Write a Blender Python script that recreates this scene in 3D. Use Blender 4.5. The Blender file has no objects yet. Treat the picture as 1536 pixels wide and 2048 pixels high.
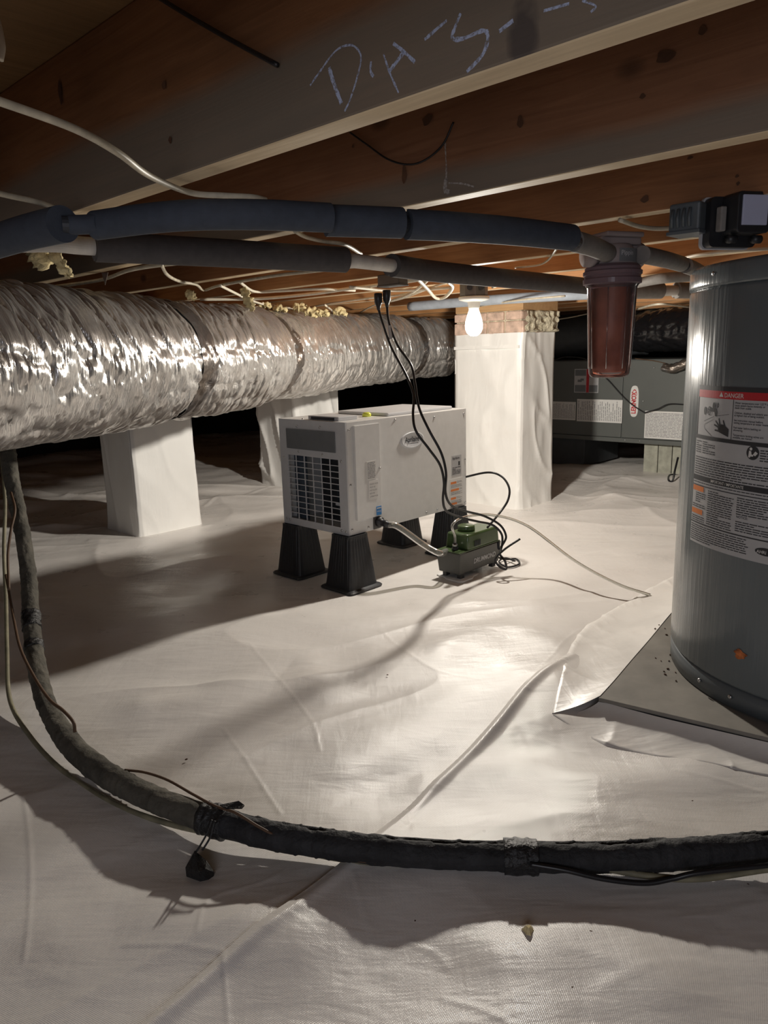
import bpy, math, random
import numpy as np
from mathutils import Matrix, Vector
random.seed(7)
R_ = math.radians
# ------------------------------------------------------------------ camera
FPX, PITCH, ROLL, CH = 1480.0, R_(12.2), R_(1.6), 0.80
_f = np.array([0, math.cos(PITCH), -math.sin(PITCH)])
_r0 = np.array([1., 0, 0]); _u0 = np.cross(_r0, _f)
_r = _r0*math.cos(ROLL) - _u0*math.sin(ROLL)
_u = _u0*math.cos(ROLL) + _r0*math.sin(ROLL)
CAM = np.array([0, 0, CH])
cam = bpy.data.objects.new('camera', bpy.data.cameras.new('camera'))
bpy.context.collection.objects.link(cam)
M = Matrix.Identity(4)
for i in range(3):
    M[i][0], M[i][1], M[i][2], M[i][3] = _r[i], _u[i], -_f[i], CAM[i]
cam.matrix_world = M
cam.data.sensor_fit = 'VERTICAL'; cam.data.sensor_height = 36; cam.data.sensor_width = 27
cam.data.lens = FPX/2048*36; cam.data.clip_start = 0.02
bpy.context.scene.camera = cam
# ------------------------------------------------------------------ world, light, exposure
sc = bpy.context.scene
sc.view_settings.view_transform = 'Standard'; sc.view_settings.look = 'None'
sc.view_settings.gamma = 1.0; sc.view_settings.use_curve_mapping = False
sc.view_settings.exposure = 0.1
sc.cycles.max_bounces = 10; sc.cycles.diffuse_bounces = 6; sc.cycles.transparent_max_bounces = 16
sc.cycles.use_denoising = True; sc.cycles.sample_clamp_indirect = 4.0
sc.cycles.caustics_reflective = False; sc.cycles.caustics_refractive = False
wd = bpy.data.worlds.new('world'); sc.world = wd; wd.use_nodes = True
wd.node_tree.nodes['Background'].inputs[0].default_value = (0.02, 0.022, 0.03, 1)
wd.node_tree.nodes['Background'].inputs[1].default_value = 1.0
BULB_W = 198.0      # bulb output
FILL_W = 8.0      # added fill lamp behind the camera
# ------------------------------------------------------------------ axes of the house: A along the joists, B across them
a44 = R_(44)
eA = np.array([-math.cos(a44), math.sin(a44), 0]); eB = np.array([math.sin(a44), math.cos(a44), 0])
HR = R_(46)
def W(A, B, z=0.): return A*eA + B*eB + np.array([0, 0, z])
def ray(px, py): return _f + _r*(px-768)/FPX - _u*(py-1024)/FPX
def PD(px, py, d): return CAM + ray(px, py)*d
def PZ(px, py, z):
    d = ray(px, py); return CAM + d*((z-CH)/d[2])
def PP(px, py, p0, n):
    d = ray(px, py); return CAM + d*(np.dot(np.array(p0)-CAM, n)/np.dot(d, n))
def toAB(p): return float(np.dot(p, eA)), float(np.dot(p, eB)), float(p[2])
LP = W(1.715, 2.285, .888)

def area(name, loc, rot, size, w, col):
    l = bpy.data.lights.new(name, 'AREA'); l.energy = w; l.color = col; l.shape = 'RECTANGLE'
    l.size, l.size_y = size; o = bpy.data.objects.new(name, l); o.location = loc; o.rotation_euler = rot
    bpy.context.collection.objects.link(o); return o
# cool fill lamp added behind the camera to lift the near surfaces
area('fill_light', (-.25, -1.0, .72), (R_(80), 0, R_(-4)), (1.1, .5), FILL_W, (.90, .91, 1.0))

# ------------------------------------------------------------------ materials
class NT:
    def __init__(s, name):
        s.m = bpy.data.materials.new(name); s.m.use_nodes = True; s.t = s.m.node_tree
        s.b = s.t.nodes['Principled BSDF']; s.out = s.t.nodes['Material Output']
        s.tc = None
    def n(s, typ, **k):
        x = s.t.nodes.new(typ)
        for a, v in k.items():
            if a in x.inputs.keys(): x.inputs[a].default_value = v
            else: setattr(x, a, v)
        return x
    def l(s, a, b): s.t.links.new(a, b)
    def co(s, scale=(1, 1, 1), rot=(0, 0, 0), kind='Object'):
        if not s.tc: s.tc = s.n('ShaderNodeTexCoord')
        mp = s.n('ShaderNodeMapping'); mp.inputs['Scale'].default_value = scale; mp.inputs['Rotation'].default_value = rot
        s.l(s.tc.outputs[kind], mp.inputs[0]); return mp.outputs[0]
    def noise(s, co, scale, detail=4, rough=.55, dist=0):
        x = s.n('ShaderNodeTexNoise'); x.inputs['Scale'].default_value = scale; x.inputs['Detail'].default_value = detail
        x.inputs['Roughness'].default_value = rough; x.inputs['Distortion'].default_value = dist
        s.l(co, x.inputs['Vector']); return x.outputs['Fac']
    def ramp(s, fac, stops):
        x = s.n('ShaderNodeValToRGB'); e = x.color_ramp.elements
        while len(e) < len(stops): e.new(.5)
        for el, (p, c) in zip(e, stops):
            el.position = p; el.color = (c[0], c[1], c[2], 1) if hasattr(c, '__len__') else (c, c, c, 1)
        s.l(fac, x.inputs[0]); return x.outputs[0]
    def mix(s, fac, a, b, typ='MIX'):
        x = s.n('ShaderNodeMix', data_type='RGBA', blend_type=typ)
        for i, v in ((0, fac), (6, a), (7, b)):
            if hasattr(v, 'is_output'): s.l(v, x.inputs[i])
            elif i == 0: x.inputs[0].default_value = v
            else: x.inputs[i].default_value = (v[0], v[1], v[2], 1)
        return x.outputs[2]
    def bump(s, h, strength=.3, dist=.01, prev=None):
        x = s.n('ShaderNodeBump'); x.inputs['Strength'].default_value = strength; x.inputs['Distance'].default_value = dist
        s.l(h, x.inputs['Height'])
        if prev: s.l(prev, x.inputs['Normal'])
        s.l(x.outputs[0], s.b.inputs['Normal']); return x.outputs[0]
    def set(s, **k):
        for a, v in k.items():
            i = s.b.inputs[a.replace('_', ' ')]
            if hasattr(v, 'is_output'): s.l(v, i)
            elif hasattr(v, '__len__'): i.default_value = (v[0], v[1], v[2], 1)
            else: i.default_value = v

def simple(name, col, rough=.5, metal=0., var=.12, nscale=30, bump=.0, bdist=.002, spec=.5, coat=0.):
    t = NT(name); c = t.co(); n = t.noise(c, nscale, 5)
    dark = tuple(max(0, x*(1-var)) for x in col); lite = tuple(min(1, x*(1+var)) for x in col)
    t.set(Base_Color=t.ramp(n, [(.3, dark), (.7, lite)]), Roughness=rough, Metallic=metal)
    t.b.inputs['Specular IOR Level'].default_value = spec
    if coat: t.b.inputs['Coat Weight'].default_value = coat; t.b.inputs['Coat Roughness'].default_value = .15
    if bump: t.bump(t.noise(t.co(), nscale*3, 6), bump, bdist)
    return t.m

def wood(name, c1, c2, axis='Y', rough=.65, blot=1., dust=0., stain=0):
    t = NT(name)
    s = {'X': (1.2, 22, 22), 'Y': (22, 1.2, 22), 'Z': (22, 22, 1.2)}[axis]
    g = t.noise(t.co(s), 3.0, 8, .6, 1.2)
    n2 = t.noise(t.co((1.5, 1.5, 1.5)), 2.2, 3)
    base = t.ramp(g, [(.28, c1), (.72, c2)])
    b2 = t.mix(t.ramp(n2, [(.35, .0), (.75, .55*blot)]), base, tuple(x*.55 for x in c1))
    v = t.n('ShaderNodeTexVoronoi'); v.inputs['Scale'].default_value = 3.2
    t.l(t.co((1.6, 1.0, 1.6)), v.inputs['Vector'])
    kn = t.ramp(v.outputs['Distance'], [(.035, .75), (.09, .0)])
    base3 = t.mix(kn, b2, tuple(x*.25 for x in c1))
    if dust:
        sep = t.n('ShaderNodeSeparateXYZ'); t.l(t.co(), sep.inputs[0])
        ad = t.n('ShaderNodeMath', operation='ADD'); t.l(sep.outputs[2], ad.inputs[0])
        nn = t.n('ShaderNodeMath', operation='MULTIPLY'); t.l(t.noise(t.co((1, .5, 1)), 3, 3), nn.inputs[0]); nn.inputs[1].default_value = .05; t.l(nn.outputs[0], ad.inputs[1])
        mr = t.n('ShaderNodeMapRange'); mr.inputs[1].default_value = 1.065+dust+.028; mr.inputs[2].default_value = 1.065+dust; mr.inputs[3].default_value = 0; mr.inputs[4].default_value = .75
        t.l(ad.outputs[0], mr.inputs[0]); base3 = t.mix(mr.outputs[0], base3, (.17, .158, .125))
    if stain:
        q = PP(1046, 110, W(0, .588), eB); B_, A_, z_ = toAB(q)[1], toAB(q)[0], q[2]
        mp = t.n('ShaderNodeMapping', vector_type='POINT'); mp.inputs['Location'].default_value = (0, -A_/.034, -z_/.075); mp.inputs['Scale'].default_value = (0, 1/.034, 1/.075)
        t.l(t.tc.outputs['Object'], mp.inputs[0]); vl = t.n('ShaderNodeVectorMath', operation='LENGTH'); t.l(mp.outputs[0], vl.inputs[0])
        ad2 = t.n('ShaderNodeMath', operation='ADD'); t.l(vl.outputs['Value'], ad2.inputs[0]); t.l(t.noise(t.co(), 25, 3), ad2.inputs[1])
        base3 = t.mix(t.ramp(ad2.outputs[0], [(.75, .75), (.98, 0.)]), base3, (.05, .04, .038))
    t.set(Base_Color=base3, Roughness=rough)
    t.bump(g, .25, .002); return t.m

def liner(name, col, rough=.33, weave=True):
    t = NT(name); n = t.noise(t.co(), 2.5, 5)
    base = t.ramp(n, [(.3, tuple(x*.94 for x in col)), (.7, col)])
    sp = t.noise(t.co(), 160, 2); dirt = t.noise(t.co(), 5, 4)
    base = t.mix(t.ramp(sp, [(.76, 0.), (.79, .35)]), base, (.25, .2, .15))
    base = t.mix(t.ramp(dirt, [(.55, 0.), (.8, .18)]), base, (.50, .42, .35))
    t.set(Base_Color=base, Roughness=t.ramp(t.noise(t.co(), 7, 4), [(.3, rough-.08), (.7, rough+.12)]))
    t.b.inputs['Specular IOR Level'].default_value = .6
    prev = t.bump(t.noise(t.co((1, 2.2, 1), (0, 0, .4)), 4, 3, .45, .6), .35, .016)
    prev = t.bump(t.noise(t.co((1, 4.5, 1), (0, 0, .9)), 9, 3, .5, .5), .20, .006, prev)
    prev = t.bump(t.noise(t.co((5, 1, 1), (0, 0, .3)), 8, 3, .5, .5), .14, .006, prev)
    if weave:
        for ro in (0, math.pi/2):
            w = t.n('ShaderNodeTexWave'); w.inputs['Scale'].default_value = 150; w.inputs['Distortion'].default_value = .5
            t.l(t.co((1, 1, 1), (0, 0, R_(28)+ro)), w.inputs['Vector']); prev = t.bump(w.outputs['Fac'], .22, .0006, prev)
        prev = t.bump(t.noise(t.co(), 240, 2, .6), .14, .0012, prev)
    return t.m

def foil(name, col, rough, dark=(.25, .2, .16), dk=.3, bs=.6):
    t = NT(name); g = t.noise(t.co(), 6, 4, .6, .5)
    st = t.noise(t.co((60, 2.6, 1), kind='UV'), 1, 4, .6, 1.6)
    c1 = t.mix(t.ramp(g, [(.40, dk), (.62, 0.)]), col, dark)
    c2 = t.mix(t.ramp(st, [(.28, .8), (.36, 0.)]), c1, tuple(x*.25 for x in dark))
    t.set(Base_Color=c2, Metallic=.74, Roughness=rough)
    p = t.bump(t.noise(t.co((120, 6, 1), kind='UV'), 1, 3, .6, 1.4), bs*.7, .004)
    t.bump(t.noise(t.co(), 70, 3, .6), .25, .002, p); return t.m

def clear(name, tint, rough=.06, f=1.45, mixw=.0, body=(.5, .5, .5)):
    t = NT(name); tr = t.n('ShaderNodeBsdfTransparent'); tr.inputs[0].default_value = (*tint, 1)
    gl = t.n('ShaderNodeBsdfGlossy'); gl.inputs['Roughness'].default_value = rough
    fr = t.n('ShaderNodeFresnel'); fr.inputs['IOR'].default_value = f
    mx = t.n('ShaderNodeMixShader'); t.l(fr.outputs[0], mx.inputs[0]); t.l(tr.outputs[0], mx.inputs[1]); t.l(gl.outputs[0], mx.inputs[2])
    df = t.n('ShaderNodeBsdfDiffuse'); df.inputs[0].default_value = (*body, 1)
    m2 = t.n('ShaderNodeMixShader'); m2.inputs[0].default_value = mixw; t.l(mx.outputs[0], m2.inputs[1]); t.l(df.outputs[0], m2.inputs[2])
    t.l(m2.outputs[0], t.out.inputs[0]); return t.m

def enamel(name, col):
    t = NT(name); t.set(Base_Color=t.ramp(t.noise(t.co(), 3, 3), [(.3, tuple(x*.94 for x in col)), (.7, col)]), Roughness=t.ramp(t.noise(t.co((1, 1, .25)), 16, 3), [(.3, .15), (.7, .27)]))
    t.b.inputs['Specular IOR Level'].default_value = .34
    t.bump(t.noise(t.co((1, 1, .045)), 70, 3, .55), .55, .0025); return t.m

def chalk(name, col, lo=.34):
    t = NT(name); t.set(Base_Color=col, Roughness=.95); tr = t.n('ShaderNodeBsdfTransparent'); m = t.n('ShaderNodeMixShader')
    t.l(t.ramp(t.noise(t.co(), 260, 4, .7), [(lo, 0.), (lo+.22, .85)]), m.inputs[0]); t.l(tr.outputs[0], m.inputs[1]); t.l(t.b.outputs[0], m.inputs[2]); t.l(m.outputs[0], t.out.inputs[0]); return t.m

MT = dict(
 liner=liner('white_liner', (.80, .765, .73)),
 liner2=liner('white_liner_plain', (.82, .79, .75), .38, False),
 wrap=liner('pillar_wrap', (.86, .85, .82), .42, False),
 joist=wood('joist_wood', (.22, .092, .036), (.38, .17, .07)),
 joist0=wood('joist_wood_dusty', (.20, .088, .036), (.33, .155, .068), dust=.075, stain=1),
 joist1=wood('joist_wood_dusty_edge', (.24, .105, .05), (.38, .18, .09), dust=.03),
 joist_bounce=wood('joist_wood_floor_bounce', (.60, .46, .28), (.82, .66, .44), blot=.4),  # same joist wood, made paler: light bounced off the floor painted in
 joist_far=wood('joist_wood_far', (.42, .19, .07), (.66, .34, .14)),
 sub=wood('subfloor_wood', (.20, .11, .04), (.33, .19, .08), 'X'),
 block=wood('block_wood', (.45, .26, .12), (.62, .40, .2), 'Y'),
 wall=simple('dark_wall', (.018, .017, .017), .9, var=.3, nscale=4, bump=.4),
 foil=foil('duct_foil', (.90, .885, .86), .23, bs=.8),
 foilband=foil('foil_tape', (.30, .29, .29), .2, dk=.85, bs=1.),
 blackfoil=simple('black_film', (.012, .012, .014), .12, var=.2, nscale=10, bump=.6, bdist=.006, spec=1., coat=1.),
 graypipe=simple('foam_sleeve', (.048, .058, .078), .82, nscale=60, bump=.25),
 brownpipe=simple('foam_sleeve_dusty', (.075, .068, .068), .85, nscale=60, bump=.25),
 palepipe=simple('foam_sleeve_pale', (.24, .225, .21), .8, nscale=60, bump=.2),
 pvc=simple('white_pvc', (.66, .63, .58), .4),
 conduit=simple('grey_conduit', (.36, .40, .45), .35),
 cable=simple('beige_cable', (.56, .50, .38), .5, nscale=40, var=.2),
 cableb=simple('bright_cable', (.78, .72, .58), .5),
 blackc=simple('black_cord', (.012, .012, .014), .35),
 blackp=simple('black_plastic', (.02, .021, .024), .42, var=.15, nscale=50, bump=.1),
 blackfoam=simple('weathered_foam', (.019, .019, .021), .75, var=.6, nscale=22, bump=.9, bdist=.006),
 dustfoam=simple('dusty_foam', (.085, .078, .062), .85, var=.5, nscale=18, bump=.9, bdist=.006),
 tape=simple('black_tape', (.016, .016, .017), .4, nscale=30, bump=.9, bdist=.006),
 copper=simple('brown_wire', (.10, .055, .03), .6),
 tan=simple('olive_cable', (.22, .20, .13), .6, var=.3),
 cab=simple('grey_painted_steel', (.58, .59, .61), .42, var=.03),
 cabs=simple('silver_panel', (.72, .72, .71), .38, var=.04),
 plate=simple('slate_plate', (.155, .165, .175), .5, var=.05),
 dark=simple('dark_interior', (.035, .038, .045), .5),
 coil=simple('coil_fins', (.10, .13, .17), .45, .4),
 screw=simple('zinc_screw', (.6, .6, .6), .3, .9),
 paper=simple('white_label', (.70, .69, .67), .5, var=.02),
 paperg=simple('grey_label', (.48, .48, .49), .5, var=.03),
 ink=simple('black_ink', (.03, .03, .035), .6),
 inkg=simple('grey_ink', (.22, .22, .23), .6),
 red=simple('red_ink', (.50, .02, .03), .5),
 orange=simple('orange_ink', (.75, .22, .05), .5),
 blue=simple('blue_sticker', (.05, .25, .6), .45),
 white=simple('white_plastic', (.75, .74, .71), .4, var=.03),
 green=simple('green_plastic', (.06, .098, .036), .3, var=.06, coat=.3),
 charc=simple('charcoal_plastic', (.055, .055, .05), .4, var=.06),
 yellow=simple('yellow_level', (.75, .8, .1), .3),
 tank=enamel('grey_enamel', (.145, .165, .175)),
 tankd=simple('grey_enamel_base', (.105, .12, .13), .38, var=.06, nscale=3),
 rust=simple('rust', (.42, .13, .04), .9, var=.6, nscale=80, bump=.8),
 pad=simple('pad_board', (.21, .195, .17), .72, var=.22, nscale=9, bump=.35),
 padedge=simple('pad_edge', (.05, .05, .05), .6),
 fiber=simple('insulation_foam', (.72, .60, .33), .95, var=.3, nscale=60, bump=1.),
 brick=simple('clay_brick', (.58, .42, .33), .9, var=.3, nscale=25, bump=.8),
 mortar=simple('mortar', (.60, .54, .40), .95, var=.25, nscale=30, bump=1., bdist=.01),
 jbox=simple('grey_box_plastic', (.095, .11, .12), .45),
 steel=simple('galvanised_box', (.17, .165, .16), .45, .6),
 cart=simple('rusty_cartridge', (.50, .19, .11), .8, var=.3, nscale=20, bump=.2),
 handler=simple('air_handler_paint', (.105, .112, .106), .5, var=.06, nscale=5),
 cblock=simple('concrete_block', (.36, .36, .30), .9, var=.2, nscale=25, bump=.5),
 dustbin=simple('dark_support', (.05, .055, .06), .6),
 chalk=chalk('chalk_strokes', (.50, .56, .74)),
 chalkw=chalk('pale_chalk', (.45, .40, .36)),
 knot=simple('dark_knot', (.10, .045, .022), .8, var=.4),
 stain=simple('grey_stain', (.085, .072, .062), .85, var=.5, nscale=20),
 crumb=simple('crumb', (.10, .05, .03), .9, var=.5),
 facep=simple('pale_blue_face', (.50, .53, .70), .35, var=.02),
 porc=simple('porcelain', (.85, .82, .75), .3, var=.02),
 foampad=simple('white_foam_pad', (.75, .74, .72), .8, bump=.5),
 sump=clear('clear_sump', (.95, .88, .9), .05, 1.5, .04, (.45, .3, .33)),
 sumpring=clear('purple_cap_plastic', (.35, .28, .31), .12, 1.5, .75, (.24, .17, .19)),
 tube=clear('clear_vinyl', (.86, .86, .82), .1, 1.5, .22, (.62, .62, .58)),
 bracket=clear('milky_head', (.5, .45, .45), .2, 1.4, .85, (.40, .34, .33)),
)

# ------------------------------------------------------------------ mesh building
class MB:
    def __init__(s): s.v = []; s.f = []
    def add(s, vs, fs):
        o = len(s.v); s.v += [tuple(float(c) for c in v) for v in vs]; s.f += [tuple(i+o for i in f) for f in fs]; return s
    def box(s, x0, x1, y0, y1, z0, z1, T=None):
        vs = [(x, y, z) for z in (z0, z1) for y in (y0, y1) for x in (x0, x1)]
        if T: vs = [T(*v) for v in vs]
        return s.add(vs, [(0, 2, 3, 1), (4, 5, 7, 6), (0, 1, 5, 4), (2, 6, 7, 3), (0, 4, 6, 2), (1, 3, 7, 5)])
    def lathe(s, prof, n=32, c=(0, 0), shape=None, cap=True):
        vs = []
        for r, z in prof:
            for i in range(n):
                a = 2*math.pi*i/n; k = shape(a, z) if shape else 1.
                vs.append((c[0]+r*k*math.cos(a), c[1]+r*k*math.sin(a), z))
        fs = [(j*n+i, j*n+(i+1) % n, (j+1)*n+(i+1) % n, (j+1)*n+i) for j in range(len(prof)-1) for i in range(n)]
        if cap: fs += [tuple(range(n))[::-1], tuple((len(prof)-1)*n+i for i in range(n))]
        return s.add(vs, fs)
    def tube(s, pts, r, n=10, cap=True, disp=None, a0=0, a1=2*math.pi):
        pts = np.array(pts, float); m = len(pts)
        tg = np.gradient(pts, axis=0); tg /= np.linalg.norm(tg, axis=1)[:, None]+1e-12
        up = np.array([0, 0, 1.]) if abs(tg[0][2]) < .9 else np.array([1., 0, 0])
        fr = []; x = np.cross(tg[0], up); x /= np.linalg.norm(x)
        for t in tg:
            x = x - t*np.dot(x, t); x /= np.linalg.norm(x); fr.append((x.copy(), np.cross(x, t)))
        L = np.r_[0, np.cumsum(np.linalg.norm(np.diff(pts, axis=0), axis=1))]
        full = abs(a1-a0-2*math.pi) < 1e-6; vs = []
        for i in range(m):
            rr = r[i] if hasattr(r, '__len__') else r
            for k in range(n):
                a = a0+(a1-a0)*k/(n if full else n-1); q = rr + (disp(L[i], a) if disp else 0)
                vs.append(pts[i]+fr[i][0]*q*math.cos(a)+fr[i][1]*q*math.sin(a))
        kk = n if full else n-1
        fs = [(j*n+i, j*n+(i+1) % n, (j+1)*n+(i+1) % n, (j+1)*n+i) for j in range(m-1) for i in range(kk)]
        if cap and full: fs += [tuple(range(n))[::-1], tuple((m-1)*n+i for i in range(n))]
        return s.add(vs, fs)
    def poly(s, pts): return s.add(pts, [tuple(range(len(pts)))])
    def prism(s, pts, n):
        k = len(pts); n = np.array(n, float); b = [np.array(p)+n for p in pts]
        return s.add(list(pts)+b, [tuple(range(k))[::-1], tuple(range(k, 2*k))]+[(i, (i+1) % k, k+(i+1) % k, k+i) for i in range(k)])

COL = bpy.context.collection
def mesh_of(mb, m, smooth, shift=None):
    me = bpy.data.meshes.new('m'); v = mb.v
    if shift is not None: v = [(a-shift[0], b-shift[1], c-shift[2]) for a, b, c in v]
    me.from_pydata(v, [], mb.f)
    if hasattr(mb, 'uv'): me.uv_layers.new(name='uv').data.foreach_set('uv', mb.uv())
    me.validate(); me.materials.append(MT[m] if isinstance(m, str) else m)
    if smooth: me.polygons.foreach_set('use_smooth', [True]*len(me.polygons))
    me.update(); return me
def obj(name, mb, m, parent=None, smooth=False, bevel=0, label=None):
    sh = None
    if parent is None:
        a = np.array(mb.v); sh = ((a[:, 0].min()+a[:, 0].max())/2, (a[:, 1].min()+a[:, 1].max())/2, a[:, 2].min())
    me = mesh_of(mb, m, smooth, sh); me.name = name
    o = bpy.data.objects.new(name, me); COL.objects.link(o)
    if sh: o.location = sh
    if parent: o.parent = parent
    if label: o['label'] = label
    if bevel:
        b = o.modifiers.new('b', 'BEVEL'); b.width = bevel; b.segments = 2; b.limit_method = 'ANGLE'
    return o
def sm_angle(o, ang=35):
    me = o.data
    me.polygons.foreach_set('use_smooth', [True]*len(me.polygons)); me.set_sharp_from_angle(angle=R_(ang)); return o
def tag(o, label, cat, group=None, kind=None):
    o['label'] = label; o['category'] = cat
    if group: o['group'] = group
    if kind: o['kind'] = kind
    return o
def thing(name, label, cat, loc=(0, 0, 0), rz=0, group=None):
    o = bpy.data.objects.new(name, None); COL.objects.link(o); o.location = [float(c) for c in loc]; o.rotation_euler = (0, 0, rz)
    o.empty_display_size = .05
    return tag(o, label, cat, group)
def struct(o): o['kind'] = 'structure'; return o
def dup(root, loc, rz, label):
    r = root.copy(); COL.objects.link(r); r.location = loc; r.rotation_euler = (0, 0, rz); r['label'] = label
    for ch in list(root.children):
        c = ch.copy(); COL.objects.link(c); c.parent = r
        for g in list(ch.children):
            d = g.copy(); COL.objects.link(d); d.parent = c
    return r
def cr(pts, n=8):
    P = np.array(pts, float); P = np.vstack([2*P[0]-P[1], P, 2*P[-1]-P[-2]]); out = []
    for i in range(1, len(P)-2):
        for t in np.linspace(0, 1, n, endpoint=False):
            a, b, c, d = P[i-1], P[i], P[i+1], P[i+2]
            out.append(.5*((2*b)+(-a+c)*t+(2*a-5*b+4*c-d)*t*t+(-a+3*b-3*c+d)*t**3))
    out.append(P[-2]); return np.array(out)
_tc = {}
def text2d(s, size=1., bold=0.):
    k = (s, bold)
    if k not in _tc:
        cu = bpy.data.curves.new('t', 'FONT'); cu.body = s; cu.size = 1; cu.resolution_u = 3; cu.offset = bold
        o = bpy.data.objects.new('t', cu); COL.objects.link(o)
        dg = bpy.context.evaluated_depsgraph_get(); me = o.evaluated_get(dg).to_mesh()
        _tc[k] = ([tuple(v.co)[:2] for v in me.vertices], [tuple(p.vertices) for p in me.polygons])
        o.evaluated_get(dg).to_mesh_clear(); bpy.data.objects.remove(o); bpy.data.curves.remove(cu)
    v, f = _tc[k]; return [(x*size, y*size) for x, y in v], f
def put_text(mb, s, u, v, size, T, sx=1., bold=0.):
    vs, fs = text2d(s, size, bold); mb.add([T(u+x*sx, v+y) for x, y in vs], fs)
def put_rect(mb, u0, u1, v0, v1, T, nu=1):
    vs = []; 
    for i in range(nu+1):
        u = u0+(u1-u0)*i/nu; vs += [T(u, v0), T(u, v1)]
    mb.add(vs, [(2*i, 2*i+2, 2*i+3, 2*i+1) for i in range(nu)])
def dashes(mb, u0, u1, v, h, T, rnd, last=False):
    u = u0; end = u0+(u1-u0)*(rnd.uniform(.4, .9) if last else rnd.uniform(.93, 1))
    while u < end-h:
        w = min(rnd.uniform(1.5, 6)*h, end-u); put_rect(mb, u, u+w, v, v+h*.62, T); u += w+h*.55
def para(mb, u0, u1, v1, v0, pitch, T, rnd, hk=.6):
    v = v1-pitch
    while v > v0: dashes(mb, u0, u1, v, pitch*hk*1.1, T, rnd, rnd.random() < .2); v -= pitch

# ------------------------------------------------------------------ noise (numpy)
def _h(ix, iy, seed):
    n = (ix.astype(np.int64)*374761393 + iy.astype(np.int64)*668265263 + seed*144665) & 0x7fffffff
    n = ((n ^ (n >> 13))*1274126177) & 0x7fffffff
    return ((n ^ (n >> 16)) & 0xffff)/65535.
def vn(x, y, seed=0):
    x = np.asarray(x, float); y = np.asarray(y, float)
    ix = np.floor(x); iy = np.floor(y); fx = x-ix; fy = y-iy
    fx = fx**3*(fx*(fx*6-15)+10); fy = fy**3*(fy*(fy*6-15)+10)
    a = _h(ix, iy, seed); b = _h(ix+1, iy, seed); c = _h(ix, iy+1, seed); d = _h(ix+1, iy+1, seed)
    return (a*(1-fx)+b*fx)*(1-fy)+(c*(1-fx)+d*fx)*fy
def ridge(x, y, seed, p=6): return (1-np.abs(2*vn(x, y, seed)-1))**p

FOOT = [(-.12, 2.50, .30), (-.30, 2.68, .30), (.08, 2.92, .42), (.30, 2.62, .25), (.70, 3.90, .42), (-1.12, 3.55, .32), (1.07, 1.61, .62), (.30, 2.60, .22)]
SEAM = cr([(-.62, .35, 0), (-.312, .759, 0), (-.239, .854, 0), (-.093, 1.027, 0), (.043, 1.223, 0), (.235, 1.50, 0), (.33, 1.64, 0), (.47, 1.80, 0)], 50)
def floor_z(x, y):
    x = np.asarray(x, float); y = np.asarray(y, float)
    wx = x+.25*(vn(x*1.3, y*1.3, 3)-.5); wy = y+.25*(vn(x*1.3, y*1.3, 4)-.5)
    c, s = math.cos(.5), math.sin(.5); p, q = wx*c+wy*s, -wx*s+wy*c
    z = .032*(vn(p*1.5, q*2.3, 11)-.5) + .032*(vn(p*2.4, q*4.6, 12)-.5) + .006*(vn(p*5, q*8, 13)-.5)
    z = z + .009*ridge(p*1.3, q*2.6, 21, 6) + .006*ridge(p*.9+7, q*3.1, 22, 4)
    far = np.clip((y-2.6)/1.5, 0, 1); z = z + far*.020*ridge(wx*1.1, wy*4.4, 31, 4)*(y < 9)
    m = np.ones_like(z)
    for fx, fy, fr in FOOT:
        d = np.hypot(x-fx, y-fy); t = np.clip((d-fr*.75)/(.22), 0, 1); m = np.minimum(m, t*t*(3-2*t))
    return z*m*(.75+.25*np.clip((y-1.2)/.8, 0, 1)) - .002 - .006*np.clip((1.5-y)/.3, 0, 1)
# ------------------------------------------------------------------ floor
CREASE = [[tuple(PZ(x, y, 0)[:2]) for x, y in L] for L in (
  [(445, 1905), (450, 1960), (457, 2060)], [(250, 1890), (340, 1893), (440, 1905)], [(707, 1750), (722, 1800), (738, 1850)], [(1200, 1975), (1290, 1935), (1390, 1912)],
  [(48, 1590), (60, 1700), (58, 1830), (47, 1920)], [(448, 1465), (510, 1550), (560, 1620)], [(330, 1290), (300, 1300), (250, 1280)], [(1120, 1630), (1250, 1640), (1490, 1672)],
  [(820, 1870), (870, 1890), (895, 1925)], [(500, 1300), (560, 1370), (620, 1440), (640, 1500)], [(760, 1260), (850, 1330), (960, 1360)], [(880, 1980), (960, 2010), (1030, 2048)], [(395, 1870), (420, 1800), (530, 1760), (560, 1742)],
  [(1010, 1410), (1050, 1385), (1140, 1280), (1165, 1262)], [(1060, 1470), (1260, 1520), (1536, 1580)], [(180, 1080), (300, 1075), (420, 1050)], [(410, 1015), (470, 990), (540, 975)], [(150, 1060), (240, 1050)],
  [(1180, 920), (1260, 935), (1340, 930)], [(1120, 985), (1190, 1000), (1340, 1010)], [(1150, 960), (1260, 965), (1340, 972)])]
def seg_d(x, y, P, lim):
    """distance to a polyline, evaluated only near it"""
    d = np.full_like(x, 9.); lo = P.min(0)-lim; hi = P.max(0)+lim
    k = (x > lo[0]) & (x < hi[0]) & (y > lo[1]) & (y < hi[1])
    if not k.any(): return d
    xs, yy_ = x[k], y[k]; dd = np.full_like(xs, 9.)
    for p, q in zip(P[:-1], P[1:]):
        v = q-p; t = np.clip(((xs-p[0])*v[0]+(yy_-p[1])*v[1])/(v[0]**2+v[1]**2), 0, 1); dd = np.minimum(dd, np.hypot(xs-p[0]-t*v[0], yy_-p[1]-t*v[1]))
    d[k] = dd; return d
CR_P = [(cr([(p[0], p[1], 0) for p in L], 4), np.mean([p[1] for p in L])) for L in CREASE]
_base = floor_z
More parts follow.
